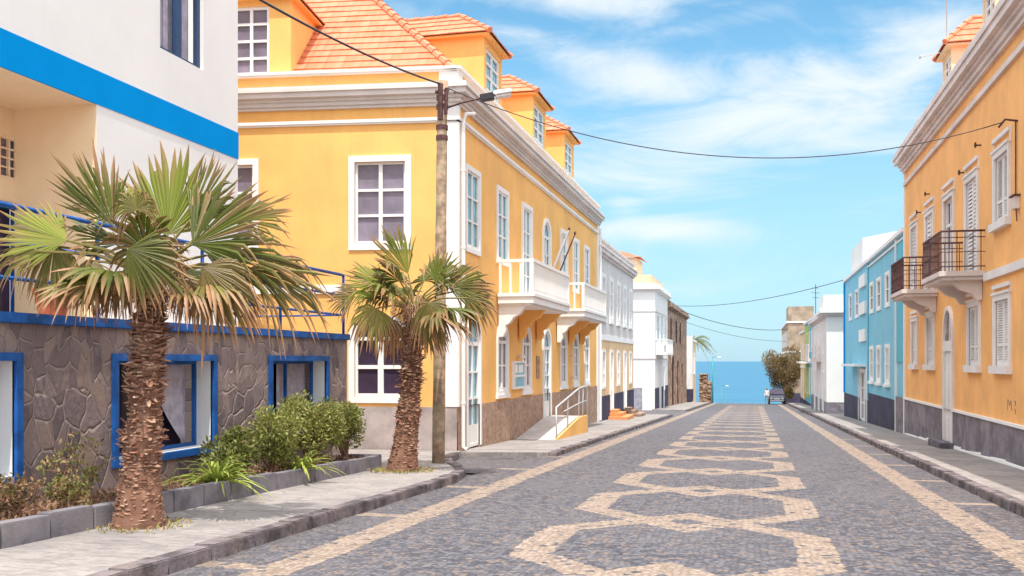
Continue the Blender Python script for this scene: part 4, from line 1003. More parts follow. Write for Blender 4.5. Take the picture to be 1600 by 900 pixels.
def balcony_iron(ya, yb, lb, mid):
    W = .92
    m = MB(); m.fbox(FO, ya, yb, 0.0, W + .02, 3.46, 3.58); m.fbox(FO, ya + .06, yb - .06, 0, W - .05, 3.38, 3.46); bo = m.build('balcony', CRW, O, label=lb, bevel=.012)
    for u in (ya + .25, yb - .45):
        m = MB(); m.prism([FO.p(u, w_, z) for w_, z in [(0.01, 2.95), (.12, 2.95), (.22, 3.1), (.45, 3.18), (.60, 3.32), (.66, 3.38), (.01, 3.38)]], (0, 0, 0), (0, .2, 0)); m.build('bracket', CRW, bo)
    m = MB(); zt = 4.46; w_ = W - .03
    def rail(z, r): m.tube([FO.p(ya + .03, 0.0, z), FO.p(ya + .03, w_, z), FO.p(yb - .03, w_, z), FO.p(yb - .03, 0, z)], r, 6)
    rail(zt, .025); rail(3.68, .014); rail(4.32, .012); rail(4.0, .010)
    n = 17
    for j in range(n): u = ya + .03 + (yb - ya - .06) * j / (n - 1); m.tube([FO.p(u, w_, 3.58), FO.p(u, w_, zt)], .011, 5)
    for u in (ya + .03, yb - .03):
        for j in range(5): m.tube([FO.p(u, .08 + (w_ - .08) * j / 5, 3.58), FO.p(u, .08 + (w_ - .08) * j / 5, zt)], .011, 5)
    m.build('iron_railing', IRN, bo)
balcony_iron(22.85, 25.2, 'iron balcony nearer the camera', 0); balcony_iron(28.35, 30.8, 'iron balcony farther from the camera', 1)
# stool on balcony? small black bracket, conduit and box near right edge
m = MB(); y_ = 20.2
m.tube([FO.p(y_, .0, 6.20), FO.p(y_, .22, 6.24), FO.p(y_ + .35, .25, 6.18)], .022, 6); m.tube([FO.p(y_ + .02, .03, 6.2), FO.p(y_ + .02, .03, 4.75)], .014, 6)
tag(m.build('cable_bracket', IRN), 'dark iron cable bracket with conduit on the ochre wall', 'bracket')
t = thing('junction_box', 'small rusty junction box at the bottom of the wall conduit', 'box', FO.p(20.15, 0, 4.5))
m = MB(); m.fbox(FO, 20.02, 20.28, 0, .10, 4.50, 4.74); m.build('box_body', CRW, t, bevel=.01); m = MB(); m.fbox(FO, 19.98, 20.32, 0, .13, 4.74, 4.77); m.build('lid', IRN, t); m = MB(); m.tube([FO.p(20.08, .06, 4.5), FO.p(20.0, .06, 4.25)], .012, 5); m.build('conduit', IRN, t)
for i, (y_, z) in enumerate(((25.0, 6.12), (23.25, 6.4), (31.2, 6.1), (29.7, 6.4))):
    t = thing('insulator', ['rusty insulator left of the tall balcony shutter', 'rusty insulator right of the tall balcony shutter', 'rusty insulator between the two far windows', 'rusty insulator above the far balcony shutter'][i], 'insulator', FO.p(y_, 0, z), 'rusty insulators on the ochre wall')
    m = MB(); m.tube([FO.p(y_, 0, z), FO.p(y_, .12, z)], .02, 6); m.build('pin', IRN, t); m = MB(); m.tube([FO.p(y_, .12, z - .05), FO.p(y_, .12, z + .02), FO.p(y_, .12, z + .07)], [.022, .028, .015], 8); m.build('cap', IRN, t)
# faded scrawl on the ochre wall
m = MB()
def stroke(pts, r=.014):
    for (u0, z0), (u1, z1) in zip(pts, pts[1:]):
        d = Vector((u1 - u0, z1 - z0)); n = Vector((-d.y, d.x)).normalized() * r
        m.quad(FO.p(u0 - n.x, .003, z0 - n.y), FO.p(u1 - n.x, .003, z1 - n.y), FO.p(u1 + n.x, .003, z1 + n.y), FO.p(u0 + n.x, .003, z0 + n.y))
bu, bz = 20.55, .62
stroke([(bu + .42, bz), (bu + .38, bz + .22), (bu + .24, bz + .10), (bu + .12, bz + .20), (bu + .08, bz + .0)])
stroke([(bu - .12, bz + .20), (bu - .22, bz + .18), (bu - .14, bz + .11)]); stroke([(bu - .13, bz + .06), (bu - .22, bz + .0), (bu - .16, bz - .05)])
m.build('wall_scrawl', RST, O)
# antenna on ochre house
t = thing('roof_antenna', 'tall thin aerial mast with side arm above the ochre house', 'antenna', (5.0, 28.9, 10))
m = MB(); ay = fy(4.95, 1477)[0]; m.tube([(5.1, 28.3, 10.0), (5.1, 28.3, 14.5)], .015, 6); m.build('mast', CPL, t); m = MB(); m.tube([(5.1, 28.3, 10.05), (4.45, 28.4, 9.98)], .015, 5); m.tube([(4.45, 28.3, 9.98), (4.45, 28.5, 9.98)], .03, 5); m.build('arm', GAL, t)

# light blue house
FBl = FR(34.35)
def yb_(px): return fy(XR, px)[0] - 34.35
wA = []
for a, b in ((1384.5, 1390), (1371, 1376.5), (1360, 1365)):
    wA.append(dict(u0=yb_(b), u1=yb_(a), z0=3.75, z1=4.85, glass=GLM, cols=1, rows=2, trim=.12)); wA.append(dict(u0=yb_(b), u1=yb_(a), z0=.85, z1=2.1, glass=GLM, cols=2, rows=2, trim=.14, sill=.06))
HB = house('light_blue_house', 'light blue house with dark plinth next to the ochre house', FBl, 10.35, -2.2, 6.0, 10, LBL, wA, DPL, .2, ([(-.2, .12, 5.92, 6.06), (0, .06, 5.7, 5.76)], WHT))
m = MB(); m.fbox(FBl, 1.78, 1.92, 0, .07, -1.2, 5.9); m.build('downpipe', WHT, HB)
m = MB(); m.fbox(FBl, .0, 1.75, .001, .03, 1.55, 5.7); m.build('darker_blue_panel', TEA, HB)
m = MB(); m.fbox(FBl, .0, 1.75, .035, .06, -2, .36); m.build('plinth', GPL, HB, label='grey plinth strip')
FB2 = FR(44.72)
def yc_(px): return fy(XR, px)[0] - 44.72
wB = [dict(u0=yc_(1341.5), u1=yc_(1337), z0=3.8, z1=5.0, glass=GLM, cols=1, rows=2), dict(u0=yc_(1331.5), u1=yc_(1327.5), z0=3.8, z1=5.0, glass=GLM, cols=1, rows=2),
      dict(u0=yc_(1353), u1=yc_(1346), z0=GZ(46) + .15, z1=1.1, glass=GLM, door=True, name='door', trim=.14)]
HC = house('light_blue_house', 'taller light blue house with white panels, beyond the darker plinth', FB2, 11.7, -2.6, 6.05, 10, LBL, wB, DPL, -.15, ([(-.2, .1, 5.95, 6.1)], WHT))
m = MB(); 
for z in (5.0, 3.75, 2.5): m.fbox(FB2, yc_(1354), yc_(1345), 0, .10, z, z + .55)
m.fbox(FB2, yc_(1354), yc_(1332), 0, .55, 1.35, 1.45)
for u in (yc_(1343), yc_(1356)): m.fbox(FB2, u, u + .12, 0, .06, -1.4, 1.35)
m.build('white_panels', WHT, HC)
m = MB(); m.hexa([(5.2, 50, 6.0), (12, 50, 6.0), (12, 56, 6.0), (5.2, 56, 6.0), (5.2, 50, 7.65), (12, 50, 8.9), (12, 56, 8.9), (5.2, 56, 7.65)]); m.build('roof_parapet', WHW, HC)
m = MB(); m.fbox(FB2, .0, .25, .001, .05, -.14, 5.9); m.build('blue_strip', TEA, HC)
m = MB(); m.fbox(FB2, 11.3, 11.75, .001, .06, -.14, 5.9); m.build('blue_strip', BLB, HC)
# white house beyond
F6 = Frame((4.2, 59.8, 0), (0, 1, 0), (-1, 0, 0))
H6 = house('white_cornice_house', 'white house with heavy cornice block and grey balcony, beyond the blue houses', F6, 15.5, -3, 4.9, 10, CRW,
    [dict(u0=2.2, u1=3.3, z0=2.0, z1=3.9, glass=GLM, rows=3, door=True, name='balcony_door'), dict(u0=6, u1=7.2, z0=2.0, z1=3.9, glass=GLM, rows=3, door=True, name='balcony_door'), dict(u0=10.5, u1=11.7, z0=2.0, z1=3.9, glass=GLM, rows=3),
     dict(u0=2.2, u1=3.4, z0=-1.5, z1=.9, glass=GLM, door=True, name='door'), dict(u0=6, u1=7.4, z0=-1.7, z1=.9, glass=GLM, door=True, name='door'), dict(u0=10.5, u1=11.6, z0=-1.9, z1=.9, glass=GLM, door=True, name='door')],
    GPL, -.85, ([(0, .1, 4.2, 4.3), (0, .25, 4.3, 4.5)], CRW))
m = MB(); m.box(4.17, 9, 59.75, 59.79, -.85, 4.9); m.build('white_end_wall', WHW, H6)
m = MB(); m.box(4.0, 9, 59.5, 64, 4.6, 5.5); m.box(3.8, 9.1, 59.3, 64.2, 4.45, 4.62); m.build('cornice_block', WHT, H6)
m = MB(); m.fbox(F6, 5.2, 9.6, 0, .8, 1.55, 1.75); m.fbox(F6, 5.2, 9.6, .74, .8, 2.6, 2.7)
for j in range(20): u = 5.22 + 4.3 * j / 19; m.fbox(F6, u, u + .08, .74, .79, 1.75, 2.6)
for w_ in (.1, .3, .5): m.fbox(F6, 5.22, 5.28, w_, w_ + .06, 1.75, 2.6)
m.build('balcony', CRW, H6)
def strip_house(name, label, x, y0, L, top, wm, extra=None, base=DPL, pz=-2.2):
    f = Frame((x, y0, 0), (0, 1, 0), (-1, 0, 0)); n = max(2, int(L / 3)); w_ = []
    for i in range(n):
        uc = L * (i + .5) / n; w_.append(dict(u0=uc - .5, u1=uc + .5, z0=top - 2.8, z1=top - 1.2, glass=GLM, trim=.12)); w_.append(dict(u0=uc - .5, u1=uc + .5, z0=top - 6.6, z1=top - 4.4, glass=GLM, trim=.12))
    return house(name, label, f, L, -8, top, 8, wm, w_, base, pz, ([(-.1, .15, top - .2, top)], WHT), [(top - 3.7, top - 3.5, extra or WHT)])
s1 = strip_house('terraced_house', 'narrow teal and lime house between white and orange houses', 4.85, 76, 22, 5.3, TEA, GRN)
f_ = Frame((4.85, 76, 0), (0, 1, 0), (-1, 0, 0)); m = MB(); m.fbox(f_, 15, 22, .001, .03, -1.8, 4.9); m.build('lime_panel', GRN, s1)
m = MB(); m.fbox(f_, 9, 9.6, .05, 1.0, 1.4, 1.5); m.fbox(f_, 14, 20, .05, .9, 1.4, 1.55); m.build('balcony_slab', WHT, s1)
strip_house('terraced_house', 'narrow orange house next to the dense street tree', 4.8, 98.2, 8, 4.6, BEI)
s3 = strip_house('apartment_block', 'raw brown cinder block building standing behind the street tree', 3.9, 118, 26, 6.3, BRK)
m = MB(); m.box(4.0, 7, 121, 127, 6.3, 8.2); m.box(4.3, 6, 118.2, 120, 6.3, 7.2); m.build('attic', BRK, s3)
t = thing('roof_antenna', 'thin television aerial on the roof beyond the white cornice house', 'antenna', (5.2, 84, 5.3))
m = MB(); ax = 5.0; m.tube([(ax, 84, 5.2), (ax, 84, 8.0)], .03, 5); m.build('mast', IRN, t); m = MB()
for z, l in ((7.7, .5), (7.3, .7), (6.9, .5)): m.tube([(ax - l / 2, 84 - l / 2, z), (ax + l / 2, 84 + l / 2, z)], .02, 4)
m.build('arm', IRN, t)

# ------------------------------------------------------------------ plants
RV = Vector((cos(TH), sin(TH), 0)); FV = Vector((-sin(TH), cos(TH), 0)); UP = Vector((0, 0, 1))
def frond(crown, hub, axis, normal, R, spread=100, droop=.35, dry=.0, light=.3, n=26, tip=.32, rnd=random):
    """one fan leaf: curved stalk and pleated blade of radiating segments with split drooping tips"""
    m = MB(); axis = axis.normalized(); side = axis.cross(normal).normalized(); nrm = side.cross(axis).normalized()
    d = hub - crown; mid = crown + d * .5 + UP * (.10 * d.length)
    m.tube([crown, mid, hub], [.028, .018, .012], 5, cols=[(dry * .8 + .25, .5, 0)] * 3)
    st = [0, .22, .46, .68, .78, .87, .94, 1.0]; dphi = radians(2 * spread) / n
    for k in range(n):
        ph = radians(-spread) + dphi * (k + .5) + rnd.uniform(-.02, .02); q = abs(ph) / radians(spread)
        L = R * (1 - .42 * q ** 2) * rnd.uniform(.86, 1.06); dd = droop * rnd.uniform(.5, 1.6); kk = rnd.uniform(-.10, .10)
        seg_dry = min(1, dry + (.5 if rnd.random() < .10 else 0)); tl = rnd.uniform(tip * .5, tip * 1.7); li = min(1, max(0, light + rnd.uniform(-.18, .18)))
        v = []; cols = []; bent = rnd.random() < .20 + droop * .7; oop = rnd.uniform(-.10, .10)
        for t in st:
            a = ph + kk * max(0, t - .5) * 1.2
            dr_ = axis * cos(a) + side * sin(a)
            perp = -axis * sin(a) + side * cos(a)
            w_ = L * t * math.tan(dphi / 2) * 1.08 if t <= .69 else L * .69 * math.tan(dphi / 2) * 1.08 * (1 - ((t - .68) / .32) ** 1.4) * .95 + .0015
            sag = dd * R * (max(0, t - .35) ** 2) * 1.2
            if bent: sag += R * .8 * max(0, t - .66) ** 1.3
            back = R * .10 * (q ** 1.5) * t
            c = hub + dr_ * (L * t * (1 - (.25 * max(0, t - .7) if bent else 0))) - UP * sag - nrm * (back + oop * L * t * t)
            pl = L * t * math.tan(dphi / 2) * .5 if t <= .69 else w_ * .6
            cd = min(1, seg_dry + max(0, (t - (1 - tl)) / max(.05, tl)) * .95 + (.1 if t > .9 else 0))
            v += [c - perp * w_ - nrm * pl, c + nrm * pl * .4, c + perp * w_ - nrm * pl]; cols += [(cd, li, 0), (cd * .9, min(1, li + .12), 0), (cd, li, 0)]
        b = len(m.v); m.v += [tuple(x) for x in v]; m.c += cols
        for i in range(len(st) - 1):
            m.f += [(b + 3 * i, b + 3 * i + 1, b + 3 * i + 4, b + 3 * i + 3), (b + 3 * i + 1, b + 3 * i + 2, b + 3 * i + 5, b + 3 * i + 4)]; m.mi += [0, 0]
    return m
def skirt(crown, n, ln, rnd):
    """dead drooping threads under the crown"""
    m = MB()
    for i in range(n):
        a = rnd.uniform(0, 2 * pi); d = Vector((cos(a), sin(a), 0)); L = ln * rnd.uniform(.5, 1.2); r0 = rnd.uniform(.05, .5)
        p0 = crown + d * (.10 + r0 * .6) + UP * (rnd.uniform(-.05, .35) - r0 * .15); v = []; w_ = rnd.uniform(.004, .013); s = d.cross(UP)
        for k in range(5):
            t = k / 4; c = p0 + d * (L * .35 * t) - UP * (L * (t ** 1.5)) + s * rnd.uniform(-.02, .02); v += [c - s * w_ * (1 - t * .8), c + s * w_ * (1 - t * .8)]
        b = len(m.v); m.v += [tuple(x) for x in v]; q = rnd.random(); m.c += [(.75 + .25 * q, .2, q * .9)] * 10
        for k in range(4): m.f.append((b + 2 * k, b + 2 * k + 1, b + 2 * k + 3, b + 2 * k + 2)); m.mi.append(0)
    return m
def palm_trunk(base, top, r0, r1, seed, parent, waist=.12):
    rnd = random.Random(seed); m = MB(); base = Vector(base); top = Vector(top); H_ = (top - base).length; N = 40; K = 26
    lean = Vector((rnd.uniform(-.04, .04), rnd.uniform(-.04, .04), 0))
    def rad(t): return r0 + (r1 - r0) * min(1, t * 1.15) + .045 * exp(-(t / .10) ** 2) + .035 * exp(-((t - .36) / .06) ** 2) + waist * .25 * sin(t * 9 + 1) * (1 - t) * .5
    def ctr(t): return base.lerp(top, t) + lean * sin(pi * t)
    for i in range(N + 1):
        t = i / N; c = ctr(t)
        for k in range(K):
            a = 2 * pi * k / K; r = rad(t) * (1 + .10 * noise.noise(Vector((cos(a) * 2.2, sin(a) * 2.2, t * 16 + seed))))
            m.v.append((c.x + r * cos(a), c.y + r * sin(a), c.z)); q = .5 + .5 * noise.noise(Vector((cos(a) * 5, sin(a) * 5, t * 30))); m.c.append((q * .25, q, 1.1 - q * .6))
    for i in range(N):
        for k in range(K): m.f.append((i * K + k, i * K + (k + 1) % K, (i + 1) * K + (k + 1) % K, (i + 1) * K + k)); m.mi.append(0)
    rows = int(H_ / .031)
    for i in range(rows):
        t = (i + .5) / rows
        nk = 20 if t < .6 else 15; clus = exp(-((t - .36) / .05) ** 2)
        for k in range(nk):
            
            a = 2 * pi * (k + (i % 2) * .5) / nk + rnd.uniform(-.2, .2); c = ctr(t) + UP * rnd.uniform(-.03, .03); d = Vector((cos(a), sin(a), 0)); s = d.cross(UP)
            big = rnd.random() < .07 + .4 * clus + (.22 if .5 < t < .9 else 0)
            L = rnd.uniform(.018, .048) * (1.0 if t < .5 else 1.6) * (2.0 if big else 1); 
            if t < .22: L *= .8
            w_ = rnd.uniform(.015, .06) * (1.2 if t > .6 else 1); tilt = rnd.uniform(-.6, .9); p0 = c + d * (rad(t) * .93)
            e = p0 + d * (L * cos(tilt)) + UP * (L * sin(tilt)) + s * rnd.uniform(-.02, .02); th = .012
            v = [p0 - s * w_ - UP * .02, p0 + s * w_ - UP * .02, p0 + s * w_ + UP * th, p0 - s * w_ + UP * th, e - s * w_ * rnd.uniform(.0, .6), e + s * w_ * rnd.uniform(.0, .6), e + s * w_ * .2 + UP * th * .5, e - s * w_ * .2 + UP * th * .5]
            q = rnd.random() ** 1.5; col = (q, rnd.random(), rnd.random() ** 2 * .8); b = len(m.v); m.v += [tuple(x) for x in v]; m.c += [(0, .2, .9)] * 4 + [col] * 4
            for f in ((0, 1, 5, 4), (1, 2, 6, 5), (2, 3, 7, 6), (3, 0, 4, 7), (4, 5, 6, 7)): m.f.append(tuple(b + x for x in f)); m.mi.append(0)
    return m.build('trunk', BARK, parent, attr=True)
def palm(name, label, base, crown, r0, r1, specs, scale, seed, nskirt=260, fill=10):
    rnd = random.Random(seed); T_ = thing(name, label, 'palm tree', base, 'fan palms on the pavement'); crown = Vector(crown)
    palm_trunk(base, crown + UP * .05, r0, r1, seed, T_)
    for (dx, dy, dz, ang, R, spread, droop, dry, light, tilt, roll) in specs:
        hub = crown + (RV * dx + UP * dy + FV * dz) * scale
        a = radians(ang); ax = RV * cos(a) + UP * sin(a)
        nr = -FV * cos(radians(tilt)) + UP * sin(radians(tilt)) + RV * sin(radians(roll))
        ax = (ax - FV * rnd.uniform(-.1, .15)).normalized(); nr = (nr - ax * nr.dot(ax)).normalized()
        frond(crown + UP * .05, hub, ax, nr, R * scale, spread, droop, dry, light, rnd=rnd, n=28).build('frond', PALM, T_, attr=True)
    for i in range(fill):       # fronds on the far side and around the heart
        az = 2 * pi * i * .618 + rnd.uniform(-.3, .3); el = rnd.uniform(-.45, 1.1); d = Vector((cos(az), sin(az), 0)) * cos(el) + UP * sin(el)
        if d.dot(FV) < -.75 and el < .3: continue
        hub = crown + d * rnd.uniform(.38, .62) * scale; nr = (UP - d * .4 + RV * rnd.uniform(-.4, .4)).normalized(); nr = (nr - d * nr.dot(d)).normalized()
        frond(crown + UP * .05, hub, (d - UP * .15).normalized(), nr, rnd.uniform(.55, .78) * scale, rnd.uniform(75, 105), rnd.uniform(.25, .55), 0 if el > .0 else .25, rnd.uniform(.0, .45), rnd=rnd, n=26).build('frond', PALM, T_, attr=True)
    skirt(crown, nskirt, .34 * scale, rnd).build('dead_leaf_skirt', PALM, T_, attr=True)
    return T_
# (dx, dy, depth, axis angle, radius, spread, droop, dry, lightness, tilt, roll)
sp1 = [(-.36, .58, -.15, 116, .98, 42, .02, .0, .05, 15, 30),
       (.35, .70, .15, 62, .80, 50, .06, .05, .2, 20, -10),      # dark blade up-left
       (-.80, .42, -.25, 165, .80, 62, .02, .02, .85, 35, -10),     # light fan left
       (-.25, .75, -.05, 145, .62, 70, .05, .0, .9, 40, 10),
       (.05, .55, .30, 88, 1.02, 78, .03, .0, .75, 20, 0),          # tall light back fan
       (.45, .40, -.10, 38, .98, 72, .12, .0, .05, 15, -15),       # dark right fan
       (.55, .30, .05, 2, 1.12, 52, .30, .05, .12, 30, -20),
       (.75, .70, .35, 18, .72, 50, .2, .1, .3, 30, 0),
       (-.05, .30, -.55, -30, .72, 72, .18, .05, .05, 5, 10),      # front centre fan falling right
       (.02, .70, -.50, 100, .35, 120, .9, .2, .15, 55, 0),
       (-1.0, .38, -.10, -95, .52, 80, .6, .15, .3, 5, 0),      # hanging left
       (-1.05, .30, -.35, -170, .5, 45, .5, .15, .3, 20, 0),
       (-.62, .22, -.20, -75, .46, 70, .7, .35, .2, 10, 0),
       (.62, .14, -.30, -40, .78, 70, .6, .35, .12, 5, 0),        # hanging right
       (1.0, .16, .05, -12, .95, 50, .42, .2, .15, 15, 0),
       (.40, .02, -.15, -80, .36, 80, .7, .5, .1, 0, 0),
       (-.35, .04, -.05, -110, .34, 70, .7, .5, .1, 0, 0)]
P1Y = 8.75
palm('fan_palm', 'largest fan palm with shaggy trunk, in front of the flagstone wall', (-6.23, P1Y, GZ(P1Y) + PV - .02), (-6.15, P1Y + .15, 2.42), .205, .12, sp1, 1.0, 11, nskirt=420, fill=13)
sp2 = [(-.10, .62, .1, 112, .95, 42, .05, .0, .45, 25, 20),
       (.35, .45, .0, 70, .62, 60, .15, .0, .35, 25, 0),
       (-.45, .35, -.1, 150, .80, 70, .2, .05, .85, 35, 0),
       (.55, .38, -.05, 22, .78, 70, .3, .1, .15, 20, 0),
       (-.55, .05, -.3, -120, .55, 95, .55, .25, .75, 20, 0),
       (-.95, .25, .1, 165, .48, 80, .5, .3, .3, 20, 0),
       (.25, .12, -.45, -70, .60, 80, .5, .2, .12, 0, 0),
       (.85, .22, -.15, -35, .55, 75, .45, .15, .10, 10, 0),
       (.70, .36, .2, 5, .60, 65, .4, .1, .15, 20, 0),
       (-.35, -.10, -.1, -100, .45, 85, .8, .7, .1, 0, 0)]
P2 = (-5.95, 15.75)
palm('fan_palm', 'smaller fan palm beside the utility pole at the pavement corner', (P2[0], P2[1], GZ(P2[1]) + PV - .02), (-5.80, 15.95, 2.45), .22, .125, sp2, 1.12, 23, nskirt=320, fill=13)

def leaves(m, pts, size, rnd, light=.5, dry=.04, asp=.5):
    for p, out_ in pts:
        d = (out_ + Vector((rnd.gauss(0, .6), rnd.gauss(0, .6), rnd.gauss(.25, .6)))).normalized(); s = d.cross(Vector((rnd.gauss(0, 1), rnd.gauss(0, 1), rnd.gauss(0, 1)))).normalized(); L = size * rnd.uniform(.6, 1.3); up_ = s.cross(d)
        a = p; c = p + d * L; bm_ = p + d * (L * .5) + up_ * L * .08; li = min(1, max(0, light + rnd.gauss(0, .22))); dr_ = rnd.uniform(.5, 1) if rnd.random() < dry else 0
        m.add([a, bm_ - s * L * asp * .5, c, bm_ + s * L * asp * .5], [(0, 1, 2), (0, 2, 3)], (dr_, li, 0))
def shrub(label, c, r, n, seed, size=.075, mat_=None, light=.45, lumps=9, group='green shrubs in the planter', dry=.05, name='shrub'):
    rnd = random.Random(seed); c = Vector(c); T_ = thing(name, label, 'shrub', (c.x, c.y, c.z), group)
    lum = []
    for i in range(lumps):
        a = rnd.uniform(0, 2 * pi); q = rnd.uniform(.2, .72); lum.append((c + Vector((r[0] * q * cos(a), r[1] * q * sin(a), r[2] * rnd.uniform(.7, 1.45))), rnd.uniform(.34, .55)))
    m = MB()
    for l, _ in lum: m.tube([c + Vector((rnd.uniform(-.05, .05), rnd.uniform(-.05, .05), 0)), c.lerp(l, .5) + Vector((rnd.uniform(-.05, .05), 0, 0)), l], [.016, .011, .006], 5, cols=[(.3, .3, .6)] * 3)
    m.build('stems', BARK, T_, attr=True)
    m = MB(); pts = []
    for _ in range(n):
        l, k_ = rnd.choice(lum); d = Vector((rnd.gauss(0, 1), rnd.gauss(0, 1), rnd.gauss(0, 1))).normalized(); q = rnd.uniform(.45, 1.08)
        p = l + Vector((d.x * r[0], d.y * r[1], d.z * r[2])) * k_ * q
        if p.z < c.z + .02: p.z = c.z + .02 + rnd.random() * .1
        pts.append((p, d))
    leaves(m, pts, size, rnd, light, dry); m.build('foliage', mat_ or BUSH, T_, attr=True)
    return T_
def strap_plant(label, c, n, L, seed):
    rnd = random.Random(seed); T_ = thing('strap_leaf_plant', label, 'plant', c, 'strap leaved plants in the planter'); m = MB(); c = Vector(c)
    for i in range(n):
        a = rnd.uniform(0, 2 * pi); d = Vector((cos(a), sin(a), 0)); s = d.cross(UP); el = rnd.uniform(.5, 1.35); l = L * rnd.uniform(.6, 1.1); v = []; w_ = rnd.uniform(.016, .03)
        for k in range(8):
            t = k / 7; p = c + d * (l * t * cos(el)) + UP * (l * (t * sin(el) - .62 * t * t * rnd.uniform(.95, 1.05))) ; ww = w_ * (1 - t) ** .6 * (.6 + .8 * min(1, t * 4)) * .8 + .001; v += [p - s * ww, p - UP * ww * .5, p + s * ww]
        b = len(m.v); m.v += [tuple(x) for x in v]; li = rnd.uniform(.2, 1); m.c += [(max(0, (k - 5) * .3) if rnd.random() < .5 else 0, li, 0) for k in range(8) for _ in range(3)]
        for k in range(7): m.f += [(b + 3 * k, b + 3 * k + 1, b + 3 * k + 4, b + 3 * k + 3), (b + 3 * k + 1, b + 3 * k + 2, b + 3 * k + 5, b + 3 * k + 4)]; m.mi += [0, 0]
    m.build('leaves', SPIK, T_, attr=True); m = MB(); m.tube([c - UP * .03, c + UP * .05], [.05, .03], 7, cols=[(.4, .3, .3)] * 2); m.build('root_crown', BARK, T_, attr=True)
def gs(y): return GZ(y) + PV + .16
shrub('darkest, leftmost green shrub, below the curtained basement window', (-7.0, 11.9, gs(11.9)), (.36, .55, .40), 3800, 31, light=.25, size=.065)
shrub('low green shrub between the two strap leaved plants', (-6.98, 13.0, gs(13)), (.40, .70, .52), 6000, 32, light=.55, size=.062)
shrub('tallest green shrub, below the third basement window', (-6.98, 14.35, gs(14.3)), (.42, .75, .64), 7500, 33, light=.55, size=.062, lumps=12)
shrub('rounded green shrub at the far end of the planter', (-6.9, 15.5, gs(15.5)), (.44, .60, .55), 6000, 34, light=.4, size=.062, lumps=10)
strap_plant('strap leaved plant at the near end of the shrubs', (-6.76, 11.15, gs(11.15)), 80, 1.0, 41)
strap_plant('strap leaved plant in the middle of the shrubs', (-6.68, 13.35, gs(13.3)), 60, .85, 42)
def twiggy(label, c, seed, L, n):
    rnd = random.Random(seed); T_ = thing('dry_shrub', label, 'shrub', c, 'sparse dry shrubs in the planter'); m = MB(); c = Vector(c); tips = []
    def grow(p, d, l, r, k):
        q = p + d * l * .5 + Vector((rnd.uniform(-.03, .03),) * 3); e = p + d * l; m.tube([p, q, e], [r, r * .85, r * .65], 4, cols=[(rnd.random() * .6, rnd.random(), .2)] * 3, cap=False); tips.append(e); tips.append(q)
        if k:
            for _ in range(rnd.choice((2, 2, 3))): grow(e, (d + Vector((rnd.gauss(0, .5), rnd.gauss(0, .5), rnd.gauss(.05, .4)))).normalized(), l * rnd.uniform(.6, .85), r * .65, k - 1)
    for _ in range(n): grow(c, Vector((rnd.gauss(0, .3), rnd.gauss(0, .6), 1)).normalized(), L * rnd.uniform(.3, .5), .009, 3)
    m.build('twigs', BARK, T_, attr=True); m = MB(); leaves(m, [(t + Vector((rnd.gauss(0, .03), rnd.gauss(0, .03), rnd.gauss(0, .03))), Vector((0, 0, .3))) for t in tips for _ in range(3) if rnd.random() < .8], .055, rnd, .35, .45); m.build('foliage', REDL if seed % 2 else BUSH, T_, attr=True)
twiggy('sparse dry shrub at the left edge below the first basement window', (-6.95, 7.35, gs(7.3)), 51, .42, 8)
twiggy('leafier reddish shrub at the left edge of the planter', (-6.98, 7.9, gs(7.9)), 53, .34, 7)
twiggy('bare branching shrub left of the largest palm trunk', (-7.1, 8.9, gs(8.9)), 52, .60, 5)
twiggy('low scrubby plant at the foot of the wall left of the palm', (-6.85, 8.5, gs(8.5)), 54, .30, 6)
m = MB(); rnd = random.Random(5); pts = []       # dead leaves and weeds round the bases
for _ in range(2600):
    y = rnd.uniform(6, 16.1); pts.append((Vector((rnd.uniform(-7.55, -6.7), y, gs(y) + .01 + rnd.random() * .04)), Vector((0, 0, .1))))
leaves(m, pts, .07, rnd, .3, .92, .4)
o = m.build('leaf_litter', REDL, attr=True); o['kind'] = 'stuff'; o['label'] = 'dry leaf litter in the planter'; o['category'] = 'leaf litter'
m = MB(); pts = []
for _ in range(700):
    bx, by, rr = rnd.choice(((-6.2, P1Y, .38), (-5.95, P2[1], .40), (-5.95, P2[1], .40))); a = rnd.uniform(0, 2 * pi); r_ = rr * rnd.uniform(.75, 1.5); x, y = bx + r_ * cos(a), by + r_ * sin(a); pts.append((Vector((x, y, GZ(y) + PV + .005)), Vector((cos(a) * .3, sin(a) * .3, .6))))
leaves(m, pts, .055, rnd, .6, .55, .35); o = m.build('weeds', BUSH, attr=True); o['kind'] = 'stuff'; o['label'] = 'small weeds and dry leaves round the palm bases'; o['category'] = 'weeds'

# tree at the crest
def tree(label, base, h, r, n, seed, mat_, size=.16):
    rnd = random.Random(seed); base = Vector(base); T_ = thing('street_tree', label, 'tree', base); m = MB()
    top = base + UP * h * .45; m.tube([base, base + Vector((.1, 0, h * .2)), top], [.22, .17, .13], 8, cols=[(.3, .3, .4)] * 3); lum = []
    for i in range(16):
        a = rnd.uniform(0, 2 * pi); q = rnd.uniform(.2, .95); e = base + Vector((r * q * cos(a), r * q * sin(a), h * rnd.uniform(.35, .95))); m.tube([top - UP * h * .1, top.lerp(e, .5) + Vector((0, 0, .1)), e], [.08, .05, .02], 5, cols=[(.3, .3, .4)] * 3); lum.append(e)
    m.build('trunk', BARK, T_, attr=True); m = MB(); pts = []
    for _ in range(n):
        l = rnd.choice(lum); d = Vector((rnd.gauss(0, 1), rnd.gauss(0, 1), rnd.gauss(0, 1))).normalized(); pts.append((l + d * rnd.uniform(.3, 1.0) * r * .42, d))
    leaves(m, pts, size, rnd, .4, .15); m.build('crown', mat_, T_, attr=True)
tree('brownish green street tree at the end of the street by the parked car', (3.2, 110, GZ(110) + .1), 6.0, 2.3, 15000, 61, REDL, .17)
